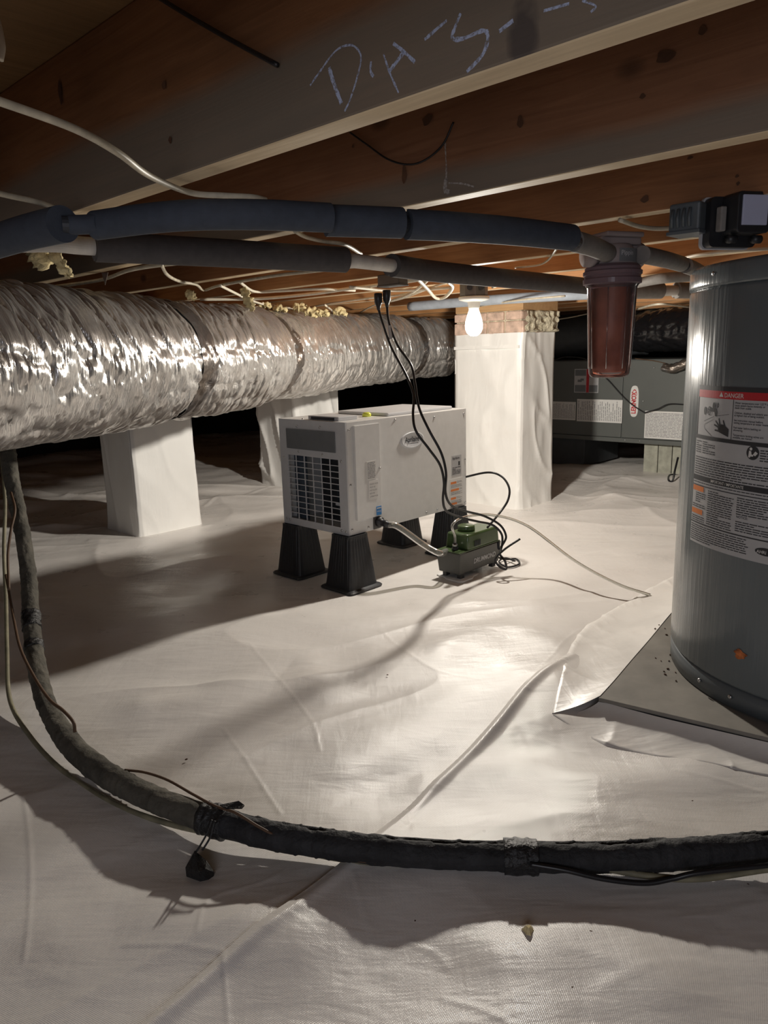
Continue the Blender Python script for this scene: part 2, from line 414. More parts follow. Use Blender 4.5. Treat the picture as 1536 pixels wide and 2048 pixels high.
SW = [cr([(*PZ(x, y, 0)[:2], 0) for x, y in L], 5) for L in ([(300, 1420), (420, 1400), (510, 1345), (600, 1320), (640, 1380)], [(120, 1850), (260, 1800), (420, 1850), (560, 1880)], [(900, 1290), (1010, 1260), (1100, 1290)], [(880, 1560), (1010, 1530), (1200, 1560), (1400, 1545)], [(1000, 1900), (1180, 1880), (1330, 1960)])]
def floor_z(x, y):
    x = np.atleast_1d(np.asarray(x, float)); y = np.atleast_1d(np.asarray(y, float)); sh = x.shape; z = _base(x, y)
    for n, (P, my) in enumerate(CR_P):
        near = my < 2.3; d = seg_d(x, y, P, .2)
        z = z+(.0010 if near else .004)*np.exp(-(d/(.0032 if near else .012))**2)+(.0014 if n % 2 else -.0014)*np.exp(-(d/.06)**2)
    for P in SW: z = z+.011*np.exp(-(seg_d(x, y, P, .3)/.07)**2)
    return z if z.size > 1 else float(z.ravel()[0])
ys = np.concatenate([np.linspace(-1.3, .5, 30, endpoint=False), np.linspace(.5, 2.2, 400, endpoint=False), np.linspace(2.2, 4.6, 220, endpoint=False), np.linspace(4.6, 10.5, 130)])
us = np.linspace(-1, 1, 600); yy = np.maximum(ys, 0)[:, None]; wv = .62*yy+.35
X = np.sign(us)*np.where(np.abs(us) < .92, np.abs(us)/.92*wv, wv+(np.abs(us)-.92)/.08*(7-wv)); Y = np.repeat(ys[:, None], len(us), 1); Z = floor_z(X, Y)
ny, nx = X.shape
mb = MB(); mb.v = list(zip(X.ravel().tolist(), Y.ravel().tolist(), Z.ravel().tolist()))
mb.f = [(j*nx+i, j*nx+i+1, (j+1)*nx+i+1, (j+1)*nx+i) for j in range(ny-1) for i in range(nx-1)]
fl = obj('floor', mb, 'liner', smooth=True); struct(fl)
# overlapping second sheet along the seam
def sheet(edge, width, dirv, nt=60, lift=.004, dens=2.):
    mb = MB(); m = len(edge); tt = (np.arange(nt)/(nt-1))**dens*width
    x = edge[:, 0:1]+dirv[0]*tt; y = edge[:, 1:2]+dirv[1]*tt; base = floor_z(x, y); ii = np.arange(m)[:, None]
    z = base+lift+.002+.0100*np.exp(-(tt-.015)**2/.011**2)*(.65+.35*np.sin(ii*.03)); z[:, 0] = base[:, 0]-.001
    mb.add(np.stack([x, y, z], -1).reshape(-1, 3).tolist(), [(i*nt+k, (i+1)*nt+k, (i+1)*nt+k+1, i*nt+k+1) for i in range(m-1) for k in range(nt-1)])
    return mb
o = obj('liner_sheet', sheet(SEAM, 2.4, (.82, -.57), 240), 'liner', smooth=True)
tag(o, 'white woven plastic liner sheet overlapping the floor liner, bottom right, edge running diagonally', 'plastic sheet')

# ------------------------------------------------------------------ walls
H0, H1, SUB = -.05, 1.30, 1.275
def wall(name, a0, a1, b0, b1):
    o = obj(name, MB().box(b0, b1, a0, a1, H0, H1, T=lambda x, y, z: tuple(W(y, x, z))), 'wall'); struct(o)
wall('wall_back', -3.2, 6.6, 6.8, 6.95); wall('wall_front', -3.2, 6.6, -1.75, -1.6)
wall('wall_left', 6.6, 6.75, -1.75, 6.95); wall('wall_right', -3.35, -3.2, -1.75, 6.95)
# ------------------------------------------------------------------ ceiling: subfloor panels on joists
mb = MB().box(-1.75, 6.95, -3.35, 6.75, SUB+.02, SUB+.04)
me = mesh_of(mb, 'sub', False); me.name = 'ceiling'
ceil = bpy.data.objects.new('ceiling', me); COL.objects.link(ceil); ceil.rotation_euler = (0, 0, HR); struct(ceil)
a = -3.3; k = 0
while a < 6.6:
    for b0 in (-1.7, .594, 3.032, 5.47):
        b1 = {-1.7: .594, .594: 3.032, 3.032: 5.47, 5.47: 6.9}[b0]
        obj('subfloor_panel', MB().box(b0+.002, b1-.002, a+.002, a+1.216, SUB, SUB+.018), 'sub', ceil)
    a += 1.22
JOIST = {}
for k in range(-5, 16):
    b0 = .588+.4064*k; 
    mb = MB(); n = 24
    # slightly bowed, lower edge
    vs = []
    for i in range(n+1):
        A = -3.2+9.8*i/n; w = .0015*math.sin(i*1.3+k)
        for (x, z) in ((b0+w, 1.04), (b0+.038+w, 1.04), (b0+.038+w, SUB), (b0+w, SUB)): vs.append((x, A, z))
    mb.add(vs, [(i*4+j, i*4+(j+1) % 4, (i+1)*4+(j+1) % 4, (i+1)*4+j) for i in range(n) for j in range(4)]+[(0, 3, 2, 1), (n*4, n*4+1, n*4+2, n*4+3)])
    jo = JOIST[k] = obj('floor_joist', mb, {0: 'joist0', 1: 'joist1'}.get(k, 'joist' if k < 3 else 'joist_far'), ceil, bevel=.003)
    jo.data.materials.append(MT['joist_bounce'])  # underside slot, floor bounce put into its colour
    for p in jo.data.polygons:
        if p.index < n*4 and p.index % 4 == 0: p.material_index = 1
def onface(px, py, k, off=.0012):
    q = PP(px, py, W(0, JB(k)-off), eB); A, B, z = toAB(q); return (B, A, z)
def JB(k): return .588+.4064*k
def stroke(px, k, w, name, m, par, off=.0012):
    P = [onface(x, y, k, off) for x, y in px]; P = cr(P, 6) if len(P) > 2 else np.array(P)
    mb = MB(); vs = []
    for i, p in enumerate(P):
        t = P[min(i+1, len(P)-1)]-P[max(i-1, 0)]; nn = np.array([0, -t[2], t[1]]); nn /= np.linalg.norm(nn)+1e-9
        ww = w*(.75+.5*random.random())/2; vs += [p+nn*ww, p-nn*ww]
    mb.add(vs, [(2*i, 2*i+1, 2*i+3, 2*i+2) for i in range(len(P)-1)])
    obj(name, mb, m, par)
z7 = lambda L: [(560+x*.4818, y*.4818) for x, y in L]
for L, w in (([(203, 280), (225, 350), (255, 430)], .0055), ([(125, 355), (160, 305), (230, 212), (290, 187), (325, 208), (336, 250), (315, 340), (288, 420), (268, 462)], .0022),
             ([(470, 180), (515, 215), (560, 258)], .003), ([(515, 215), (480, 262), (450, 300)], .0045), ([(430, 225), (455, 300), (492, 385)], .002),
             ([(378, 255), (376, 295), (388, 318)], .003), ([(600, 165), (645, 125), (692, 85)], .003),
             ([(750, 55), (728, 110), (715, 158), (760, 160), (845, 127), (862, 160), (840, 228), (775, 298)], .0036),
             ([(910, 130), (968, 85)], .003), ([(1095, 45), (1200, 15)], .002), ([(1255, 2), (1310, 25), (1290, 50)], .0018)):
    stroke(z7(L), 0, w, 'chalk_mark', 'chalk', JOIST[0])
for L, w in (([(685, 590), (690, 690), (690, 750)], .003), ([(690, 740), (685, 790), (705, 797)], .007), ([(700, 760), (755, 762), (805, 775)], .0025)):
    stroke(z7(L), 1, w, 'chalk_mark', 'chalkw', JOIST[1])
def blot(px, py, k, ru, rv, m, par, name='knot'):
    B, A, z = onface(px, py, k, .0015); mb = MB(); n = 18
    mb.poly([(B, A+ru*(1+.2*math.sin(3*t+px))*math.cos(t), z+rv*(1+.15*math.cos(2*t+py))*math.sin(t)) for t in [2*math.pi*i/n for i in range(n)]]); obj(name, mb, m, par)
for px, py, k, ru, rv, m in ((120, 185, 0, .006, .016, 'knot'), (328, 170, 0, .005, .006, 'knot'), (340, 280, 0, .004, .004, 'knot'),
                             (854, 240, 1, .010, .008, 'knot'), (1040, 243, 1, .005, .008, 'knot'), (1330, 112, 1, .012, .008, 'knot'), (1405, 60, 1, .005, .005, 'knot'), (808, 348, 1, .005, .014, 'knot'), (706, 292, 1, .003, .003, 'knot'),
                             (1285, 192, 1, .004, .003, 'knot'), (1290, 398, 2, .008, .006, 'knot'), (1380, 315, 2, .005, .003, 'knot'), (1474, 352, 2, .003, .003, 'knot'), (1476, 367, 2, .003, .003, 'knot')):
    blot(px, py, k, ru, rv, m, JOIST[k])

def cable(name, pts, r, m, label, cat='cable', n=8, group=None, seg=8):
    o = obj(name, MB().tube(cr(pts, seg), r, n), m, smooth=True); tag(o, label, cat, group); return o

# ------------------------------------------------------------------ pillars
def wrapped(x0, x1, y0, y1, z0, z1, seed, n=46, flare=.012, fold=.010):
    """house-frame box surface with wrinkles; open top and bottom"""
    mb = MB(); per = [((x0, y0), (x1, y0)), ((x1, y0), (x1, y1)), ((x1, y1), (x0, y1)), ((x0, y1), (x0, y0))]
    pts = []
    for (a, b) in per:
        L = math.hypot(b[0]-a[0], b[1]-a[1]); nn = (b[1]-a[1], -(b[0]-a[0])); nl = math.hypot(*nn); nn = (nn[0]/nl, nn[1]/nl)
        for i in range(n): t = i/n; pts.append((a[0]+(b[0]-a[0])*t, a[1]+(b[1]-a[1])*t, nn, t))
    m = 60; vs = []
    for j in range(m+1):
        z = z0+(z1-z0)*j/m; h = j/m
        for i, (x, y, nn, t) in enumerate(pts):
            s = i/n; edge = min(t, 1-t)*2
            d = fold*float(ridge(s*2.2+z*1.5, z*4+s, seed, 4))+fold*.7*float(vn(s*5, z*6, seed+1)-.5)
            d += flare*math.exp(-h*14)+(-.006 if edge < .06 else 0)
            if h > .86: d += .004*float(vn(s*9, 3, seed+2))
            vs.append((x+nn[0]*d, y+nn[1]*d, z))
    N = len(pts); mb.add(vs, [(j*N+i, j*N+(i+1) % N, (j+1)*N+(i+1) % N, (j+1)*N+i) for j in range(m) for i in range(N)])
    return mb
def pillar(name, label, a0, a1, b0, b1, ztop, bricks, seed, fold=.010):
    t = thing(name, label, 'pillar', W((a0+a1)/2, (b0+b1)/2), HR)
    da, db = (a1-a0)/2, (b1-b0)/2
    obj('liner_wrap', wrapped(-db, db, -da, da, -.02, ztop, seed, fold=fold), 'wrap', t, smooth=True)
    obj('wrap_seam_tape', MB().box(-db-.004, -db-.012, -da+.01, da-.01, ztop-.075, ztop-.06), 'wrap', t)
    if bricks:
        obj('mortar_core', MB().box(-db+.012, db-.012, -da+.012, da-.012, .3, 1.0), 'mortar', t)
        rnd = random.Random(seed)
        for zz, z1 in ((ztop-.003, ztop+.056), (ztop+.062, ztop+.102)):
            nA = 4; 
            for i in range(nA):
                y0 = -da+i*2*da/nA+.004; y1 = y0+2*da/nA-.010; p = rnd.uniform(-.006, .004)
                o = obj('brick', MB().box(-db-p, -db+.09, y0, y1, zz, z1), 'brick', t, bevel=.006)
            for i in range(3):
                x0 = -db+i*2*db/3+.004; x1 = x0+2*db/3-.010; p = rnd.uniform(-.004, .006)
                o = obj('brick', MB().box(x0, x1, -da-p, -da+.085, zz, z1), 'brick', t, bevel=.008)
        obj('rough_mortar', blob_sheet(-db, db, -da, ztop, seed), 'mortar', t, smooth=True)
        obj('sill_block', MB().box(-db-.01, db+.01, -da-.01, da-.02, ztop+.105, 1.04), 'block', t, bevel=.003)
    else:
        obj('cap_block', MB().box(-db+.01, db-.01, -da+.01, da-.01, ztop-.02, 1.04), 'block', t)
    return t
def blob_sheet(x0, x1, y, z, seed):
    mb = MB(); n = 50; m = 20; vs = []
    for j in range(m+1):
        for i in range(n+1):
            x = x0+(x1-x0)*i/n; zz = z+.105*j/m; e = min(i, n-i)/n
            d = .006+.022*float(ridge(x*18, zz*30, seed, 2))+.012*float(vn(x*60, zz*60, seed))-.02*(j in (0, m))
            vs.append((x, y-d, zz))
    mb.add(vs, [(j*(n+1)+i, j*(n+1)+i+1, (j+1)*(n+1)+i+1, (j+1)*(n+1)+i) for j in range(m) for i in range(n)]); return mb
pillar('brick_pillar', 'brick pillar wrapped in white plastic with bare bricks on top, beside the bulb', 2.06, 2.48, 3.13, 3.43, .875, True, 5)
pillar('wrapped_pillar', 'square pillar wrapped in smooth white plastic below the foil duct, left', 3.11, 3.42, 1.60, 1.925, .86, False, 40, .004)
pillar('wrapped_pillar', 'creased white plastic wrapped pillar behind the dehumidifier', 3.40, 3.78, 2.80, 3.15, .9, False, 62, .022)

# ------------------------------------------------------------------ bulb and lampholder
t = thing('lampholder', 'round white porcelain lampholder on a brown box under the joists, holding the bulb', 'light fixture', (LP[0], LP[1], .96))
obj('ceiling_box', MB().lathe([(.046, .030), (.052, .034), (.052, .080)], 8), 'steel', t, bevel=.002)
obj('flange', MB().lathe([(.020, .010), (.054, .018), (.058, .024), (.056, .030), (.02, .031)], 40), 'porc', t, smooth=True)
obj('socket', MB().lathe([(.019, -.012), (.021, -.010), (.024, .012), (.026, .02)], 28), 'porc', t, smooth=True)
for s in (-1, 1): obj('knockout', MB().lathe([(.010, 0), (.010, .002)], 16), 'dark', t).matrix_local = Matrix.Translation((s*.022, -.050, .060)) @ Matrix.Rotation(R_(90), 4, 'X')
tb = NT('lit_bulb_glass'); tr = tb.n('ShaderNodeBsdfTransparent'); em = tb.n('ShaderNodeEmission'); em.inputs[0].default_value = (1, .93, .80, 1); em.inputs[1].default_value = 3.0
ad = tb.n('ShaderNodeAddShader'); tb.l(tr.outputs[0], ad.inputs[0]); tb.l(em.outputs[0], ad.inputs[1]); tb.l(ad.outputs[0], tb.out.inputs[0]); MT['bulb'] = tb.m
prof = [(.002, -.065), (.014, -.063), (.026, -.053), (.032, -.039), (.033, -.025), (.031, -.010), (.026, .008), (.0195, .026), (.0155, .042), (.0145, .062)]
o = obj('light_bulb', MB().lathe([(r, z) for r, z in prof], 32, (LP[0], LP[1])), 'bulb', smooth=True); o.location.z = LP[2]+.025-.065
tag(o, 'glowing frosted light bulb hanging from the porcelain lampholder', 'light bulb')
l = bpy.data.lights.new('bulb_light', 'POINT'); l.energy = BULB_W; l.color = (1, .935, .835); l.shadow_soft_size = .028
l.use_nodes = True; nt = l.node_tree; e = nt.nodes['Emission']; fo = nt.nodes.new('ShaderNodeLightFalloff'); fo.inputs['Strength'].default_value = 1; fo.inputs['Smooth'].default_value = 4.4
nt.links.new(fo.outputs['Quadratic'], e.inputs['Strength'])
lo = bpy.data.objects.new('bulb_light', l); lo.location = LP; COL.objects.link(lo)

# ------------------------------------------------------------------ dehumidifier
DU = W(1.78, 1.672); UL, UW, UZ0, UZ1 = .648, .348, .1916, .5766; UH = UZ1-UZ0
t = thing('dehumidifier', 'light grey box dehumidifier on four black risers', 'dehumidifier', DU, HR)
mb = MB(); th = .012
# hollow cabinet: five walls and a front frame
mb.box(.004, UL, 0, th, UZ0, UZ1).box(.004, UL, UW-th, UW, UZ0, UZ1).box(.004, UL, th, UW-th, UZ0, UZ0+th).box(.004, UL, th, UW-th, UZ1-th, UZ1).box(UL-th, UL, th, UW-th, UZ0+th, UZ1-th)
obj('cabinet', mb, 'cabs', t, bevel=.0015)
def fy(u): return UW*(1-u)       # u from the left edge of the grille face in the photo
def fz(v): return UZ1-UH*v
g0, g1, gv0, gv1 = .115, .885, .33, .935
mb = MB(); mb.box(-.002, .004, fy(g0), UW, UZ0, UZ1).box(-.002, .004, 0, fy(g1), UZ0, UZ1).box(-.002, .004, fy(g1), fy(g0), fz(gv0), UZ1).box(-.002, .004, fy(g1), fy(g0), UZ0, fz(gv1))
obj('grille_panel', mb, 'cab', t)
for i in range(1, 6): y = fy(g0+(g1-g0)*i/6); obj('grille_bar', MB().box(-.001, .002, y-.0013, y+.0013, fz(gv1), fz(gv0)), 'cab', t)
for i in range(1, 11): z = fz(gv0+(gv1-gv0)*i/11); obj('grille_bar', MB().box(-.0005, .002, fy(g1), fy(g0), z-.0013, z+.0013), 'cab', t)
obj('cover_plate', MB().box(-.006, -.002, fy(.86), fy(.12), fz(.27), fz(.085)), 'plate', t, bevel=.002)
obj('inner_baffle', MB().box(.03, .034, fy(.30), fy(.11), fz(.95), fz(.3)), 'coil', t)
obj('inner_coil', MB().box(.10, .13, .012, fy(.30), fz(.97), fz(.3)), 'dark', t)
mb = MB()
for i in range(22): mb.box(.095, .100, .015, fy(.55), fz(.62)-i*.0045, fz(.62)-i*.0045+.0016)
o = obj('coil_fins', mb, 'coil', t); o['kind'] = 'stuff'
obj('shelf_strip', MB().box(.05, .056, fy(.95), fy(.66), fz(.78), fz(.755)), 'cab', t)
# side face, helper: u along the side (0 at the grille corner), v down from the top
def SF(u, v, off=.0): return (u*UL, -off, UZ1-v*UH)
obj('access_cover', MB().box(.048*UL, .232*UL, -.010, 0, fz(.875), fz(.035)), 'cabs', t, bevel=.001)
def T_side(off): return lambda u, v: (u, -off, v)
obj('rating_label', MB().box(.857*UL, .95*UL, -.0008, 0, fz(.665), fz(.46)), 'paperg', t)
rl = MB(); rnd = random.Random(3); T = T_side(.0012)
put_text(rl, 'Aprilaire', .862*UL, fz(.50), .016, T, .8, .01); put_rect(rl, .92*UL, .935*UL, fz(.565), fz(.525), T)
para(rl, .862*UL, .945*UL, fz(.57), fz(.655), .006, T, rnd); obj('rating_print', rl, 'ink', t)
obj('warning_label', MB().box(.836*UL, .965*UL, -.0008, 0, fz(.975), fz(.695)), 'paper', t)
ol = MB(); gl = MB()
for v0, w in ((.725, .055), (.80, .08), (.885, .05), (.94, .06)):
    ol = MB(); put_rect(ol, .845*UL, (.845+w)*UL, fz(v0+.022), fz(v0), T); obj('orange_box', ol, 'orange', t); para(gl, .845*UL, .955*UL, fz(v0+.028), fz(v0+.062), .004, T, rnd); 
    para(gl, (.85+w)*UL, .955*UL, fz(v0-.005), fz(v0+.022), .004, T, rnd)
obj('fine_print', gl, 'inkg', t)
T = T_side(.0116)
obj('caution_label', MB().box(.125*UL, .195*UL, -.0112, -.0100, fz(.525), fz(.36)), 'paper', t)
obj('notice_label', MB().box(.137*UL, .205*UL, -.0112, -.0100, fz(.70), fz(.535)), 'paper', t)
gl = MB(); para(gl, .13*UL, .190*UL, fz(.365), fz(.515), .0052, T, rnd)
for i, s in enumerate(('DRAIN HOSE', 'MUST BE', 'INSTALLED', 'BEFORE', 'OPERATION')): put_text(gl, s, .142*UL, fz(.575+.028*i), .0072, T, 1.0)
obj('fine_print', gl, 'inkg', t)
obj('energy_sticker', MB().box(.19*UL, .228*UL, -.0112, -.0100, fz(.865), fz(.785)), 'blue', t)
wl = MB(); put_rect(wl, .193*UL, .225*UL, fz(.805), fz(.795), T); put_text(wl, 'energy', .193*UL, fz(.835), .009, T, .8); obj('sticker_print', wl, 'paper', t)
# oval badge
mb = MB(); n = 40; cu, cv = .505*UL, fz(.235)
vs = [(cu+.062*k*math.cos(2*math.pi*i/n), -d, cv+.029*k*math.sin(2*math.pi*i/n)) for k, d in ((1, 0), (1, .004), (.9, .005), (.86, .0035)) for i in range(n)]
mb.add(vs, [(j*n+i, j*n+(i+1) % n, (j+1)*n+(i+1) % n, (j+1)*n+i) for j in range(3) for i in range(n)]+[tuple(3*n+i for i in range(n))])
bd = obj('badge', mb, 'cab', t, smooth=True)
mb = MB(); put_text(mb, 'Aprilaire', cu-.040, cv-.006, .027, T_side(.0046), .78, .012)
put_rect(mb, cu-.02, cu+.03, cv-.0135, cv-.012, T_side(.0046)); obj('badge_lettering', mb, 'ink', bd)
def screw(x, y, z, d, par=t):
    ob = obj('screw', MB().lathe([(.0045, 0), (.0042, .002), (.002, .0032)], 10), 'screw', par, smooth=True)
    q = Vector(d).to_track_quat('Z', 'Y').to_matrix().to_4x4(); ob.matrix_local = Matrix.Translation((x, y, z)) @ q
for x, z in ((.02*UL, fz(.07)), (.02*UL, fz(.55)), (.02*UL, fz(.95)), (.37*UL, fz(.03)), (.70*UL, fz(.05)), (.975*UL, fz(.05)), (.985*UL, fz(.52)), (.985*UL, fz(.965)), (.62*UL, fz(.97)), (.72*UL, fz(.965)), (.14*UL, fz(.965))): screw(x, 0, z, (0, -1, 0))
screw(.225*UL, -.010, fz(.44), (0, -1, 0))
for u, v in ((.29, .06), (.64, .055), (.30, .29), (.66, .30), (.06, .36), (.93, .34), (.05, .95), (.10, .955), (.90, .96), (.96, .965)): screw(-.002, fy(u), fz(v), (-1, 0, 0))
for x, y in ((.02, .2), (.02, .24), (.03, .12)): screw(x, y, UZ1, (0, 0, 1))
obj('control_frame', MB().box(.02, .11, .055, .21, UZ1, UZ1+.014), 'cab', t, bevel=.002)
obj('control_recess', MB().box(.016, .022, .075, .19, UZ1+.002, UZ1+.011), 'dark', t)
obj('top_lid', MB().box(.235, .60, .03, .29, UZ1, UZ1+.012), 'cab', t, bevel=.004)
o = obj('level_bubble', MB().lathe([(.016, 0), (.016, .010), (.010, .015)], 20), 'yellow', t, smooth=True); o.location = (.20, .10, UZ1)
obj('drain_plate', MB().box(.178*UL, .232*UL, -.004, .0, fz(.995), fz(.885)), 'steel', t)
D0 = (.212*UL, -.004, fz(.93))
o = obj('drain_fitting', MB().lathe([(.018, 0), (.018, .012), (.012, .014), (.012, .030), (.014, .032), (.011, .036), (.011, .05)], 20), 'blackp', t, smooth=True)
o.matrix_local = Matrix.Translation(D0) @ Vector((0.1, -1, -.15)).to_track_quat('Z', 'Y').to_matrix().to_4x4()
UNITM = Matrix.Translation(DU) @ Matrix.Rotation(HR, 4, 'Z')
def uw(x, y, z): return np.array(UNITM @ Vector((x, y, z)))

# risers
def riser_mesh():
    mb = MB(); n = 96
    def sq(a, z):
        c, s = abs(math.cos(a)), abs(math.sin(a)); k = 1/((c**10+s**10)**.1)
        fl = 1-.035*(1 if math.sin(a*28) > .1 else 0)*(.02 < z < .178)
        return k*fl
    mb.lathe([(.081, .0), (.082, .004), (.079, .007), (.068, .010), (.066, .020), (.047, .176), (.0465, .1905), (.041, .1905), (.039, .150), (.001, .149)], n, (0, 0), sq, cap=False)
    return mb
rs = None
for i, (A, B, lab) in enumerate(((1.815, 1.705, 'black plastic bed riser at the near corner of the dehumidifier, in front'),
                                 (2.085, 1.705, 'black plastic bed riser under the left end of the grille side'),
                                 (2.085, 2.265, 'black plastic bed riser at the far back, seen between the others'),
                                 (1.815, 2.265, 'black plastic bed riser behind the green pump, under the right end'))):
    if i == 0:
        rs = thing('bed_riser', lab, 'riser', W(A, B), HR, 'bed risers under the dehumidifier'); obj('body', riser_mesh(), 'blackp', rs, smooth=False)
    else: dup(rs, W(A, B), HR, lab)

# ------------------------------------------------------------------ condensate pump
PA, PB = 1.545, 1.975
t = thing('condensate_pump', 'condensate pump with green motor cover on a charcoal tank', 'pump', W(PA, PB), HR)
def taper(x0, x1, y0, y1, z0, z1, i): return MB().add([(x0+i, y0+i, z0), (x1-i, y0+i, z0), (x1-i, y1-i, z0), (x0+i, y1-i, z0), (x0, y0, z1), (x1, y0, z1), (x1, y1, z1), (x0, y1, z1)],
    [(0, 3, 2, 1), (4, 5, 6, 7), (0, 1, 5, 4), (1, 2, 6, 5), (2, 3, 7, 6), (3, 0, 4, 7)])
PW, PL, Z0, Z1 = .108, .250, .022, .100
sm_angle(obj('tank', taper(0, PL, 0, PW, Z0, Z1, .007), 'charc', t, bevel=.003))
obj('deck', MB().box(.003, PL-.003, .003, PW-.003, Z1, Z1+.004), 'green', t, bevel=.001)
sm_angle(obj('motor_cover', taper(.055, PL-.012, .006, PW-.006, Z1+.002, Z1+.058, -.004).v and taper(.055, PL-.012, .006, PW-.006, Z1+.002, Z1+.058, -.004), 'green', t, bevel=.007))
o = obj('motor_cap', MB().lathe([(.032, 0), (.031, .018), (.027, .021), (.001, .022)], 32), 'green', t, smooth=True); o.location = (.115, .060, Z1+.057)
for i in range(5): obj('vent_slot', MB().box(.088+i*.008, .0915+i*.008, .0005, .0025, Z1+.012, Z1+.032), 'dark', t)
for x in (.02, .21): 
    for y in (.02, .085): obj('foot', MB().box(x, x+.022, y-.008, y+.01, .004, Z0+.002), 'blackp', t, bevel=.002)
mb = MB(); put_text(mb, 'DRUMMOND', 0, 0, .026, lambda u, v: (.085+u, -.0012+.007*(1-(v+.048-Z0)/(Z1-Z0)), v+.048), .86, .02); obj('lettering', mb, 'paperg', t)
o = obj('outlet_barb', MB().lathe([(.012, 0), (.012, .010), (.007, .012), (.007, .028)], 16), 'blackp', t, smooth=True); o.location = (.030, .045, Z1+.003)
o = obj('brass_clamp', MB().lathe([(.0095, .014), (.0095, .022)], 16), 'screw', t, smooth=True); o.location = (.030, .045, Z1+.003)
PM = Matrix.Translation(W(PA, PB)) @ Matrix.Rotation(HR, 4, 'Z')
def pw(x, y, z): return np.array(PM @ Vector((x, y, z)))
mb = MB(); rr = random.Random(4); mb.lathe([(.066, .0), (.068, .002), (.064, .0045), (.001, .005)], 26, (0, 0), lambda a, z: 1+.16*math.sin(3*a)+.07*math.sin(7*a))
o = obj('foam_pad', mb, 'foampad', smooth=True); p = pw(.05, .045, 0); o.location = (p[0], p[1], -.001)
tag(o, 'thin crumpled white pad lying under the near end of the pump', 'pad')
# vinyl hoses
d0 = uw(.212*UL+.004, -.046, fz(.93)-.006)
cable('drain_hose', [d0, d0+(uw(0.02, -.03, 0)-uw(0, 0, 0))+(0, 0, -.008), PZ(845, 1088, .135), PZ(878, 1106, .108), pw(.012, .070, .098)], .0115, 'tube', 'thick clear vinyl hose from the dehumidifier outlet down into the pump', 'hose', 14)
e0 = pw(.030, .045, Z1+.015)
cable('discharge_tube', [e0, e0+(0, 0, .04), PD(905, 1050, 2.60), PD(930, 1034, 2.64), PD(985, 1030, 2.68), PD(1055, 1052, 2.63), PD(1150, 1122, 2.48), PD(1235, 1168, 2.38), PZ(1300, 1190, .014)], .0048, 'tube', 'thin clear tube arching from the pump across the floor towards the water heater', 'tube', 10, seg=14)
# cords ------------------------------------------------------------
ob = W(1.66, 1.765, 1.0)
t = thing('outlet_box', 'grey metal outlet box on a joist with two black plugs below it', 'outlet box', (ob[0], ob[1], .99), HR)
obj('box', MB().box(0, .045, -.045, .045, .016, .048), 'steel', t, bevel=.002)
obj('cover_plate', MB().box(-.002, .047, -.047, .047, .011, .017), 'steel', t, bevel=.002)
def oc(px, py, A): return PP(px, py, W(A, 0), eA)
def plug(p, name):
    return MB()
c1 = [(757, 618, 2.42), (765, 645, 2.42), (783, 695, 2.42), (812, 750, 2.40), (827, 790, 2.38), (826, 830, 2.36), (832, 862, 2.35), (858, 898, 2.36), (880, 930, 2.38), (888, 965, 2.40), (886, 1000, 2.42), (893, 1022, 2.45), (918, 1034, 2.55), (955, 1043, 2.62), (985, 1050, 2.66), (1003, 1068, 2.66), (1004, 1090, 2.66), (1000, 1108, 2.64), (1010, 1122, 2.62), (1012, 1138, 2.60), (1000, 1134, 2.60), (991, 1118, 2.62), (1010, 1098, 2.63), (1040, 1078, 2.64)]
c2 = [(774, 612, 2.42), (778, 645, 2.42), (795, 690, 2.42), (822, 730, 2.41), (830, 768, 2.40), (838, 815, 2.38), (858, 860, 2.37), (882, 905, 2.38), (892, 945, 2.40), (891, 985, 2.42), (902, 1010, 2.46), (930, 1022, 2.56), (968, 1032, 2.66), (1000, 1050, 2.68), (1012, 1072, 2.68), (1006, 1088, 2.67), (998, 1098, 2.66), (996, 1083, 2.66)]
for nm, c, lab, dx in (('power_cord', c1, 'black power cord hanging from the left plug, coiling on the floor beside the pump', 0), ('power_cord', c2, 'black power cord hanging from the right plug, ending at the pump', 1)):
    P = [PD(*q) for q in c]; t = thing(nm, lab, 'power cord', P[0], 0, 'black power cords')
    P = [p-P[0] for p in P]
    obj('cord', MB().tube(cr(P, 8), .0042, 8), 'blackc', t, smooth=True)
    obj('plug', MB().lathe([(.005, -.004), (.007, .006), (.010, .014), (.0125, .018), (.0135, .047), (.012, .050)], 14), 'blackc', t, smooth=True)
    if dx: obj('cord_tag', MB().tube([P[0]+(P[1]-P[0])*k for k in (1.2, 2.0)], .0055, 10), 'paperg', t)
P = [uw(UL+.001, .02, .30), PD(975, 945, 2.86), PD(1003, 953, 2.83), PD(1018, 975, 2.80), PD(1016, 1000, 2.78), PD(1000, 1025, 2.76), PD(975, 1055, 2.68)]
cable('appliance_cord', P, .0042, 'blackc', 'black cord looping out of the back of the dehumidifier in front of the pillar', 'power cord', seg=12)
P = [pw(.24, .05, .05), PZ(1005, 1118, .02), PZ(1032, 1118, .006), PZ(1038, 1128, .005), PZ(1015, 1134, .005), PZ(998, 1124, .006), PZ(1010, 1116, .01), PZ(1030, 1122, .012)]
cable('pump_cord', P, .0036, 'blackc', 'black cord curled in a small loop on the floor right of the pump', 'power cord', seg=10)

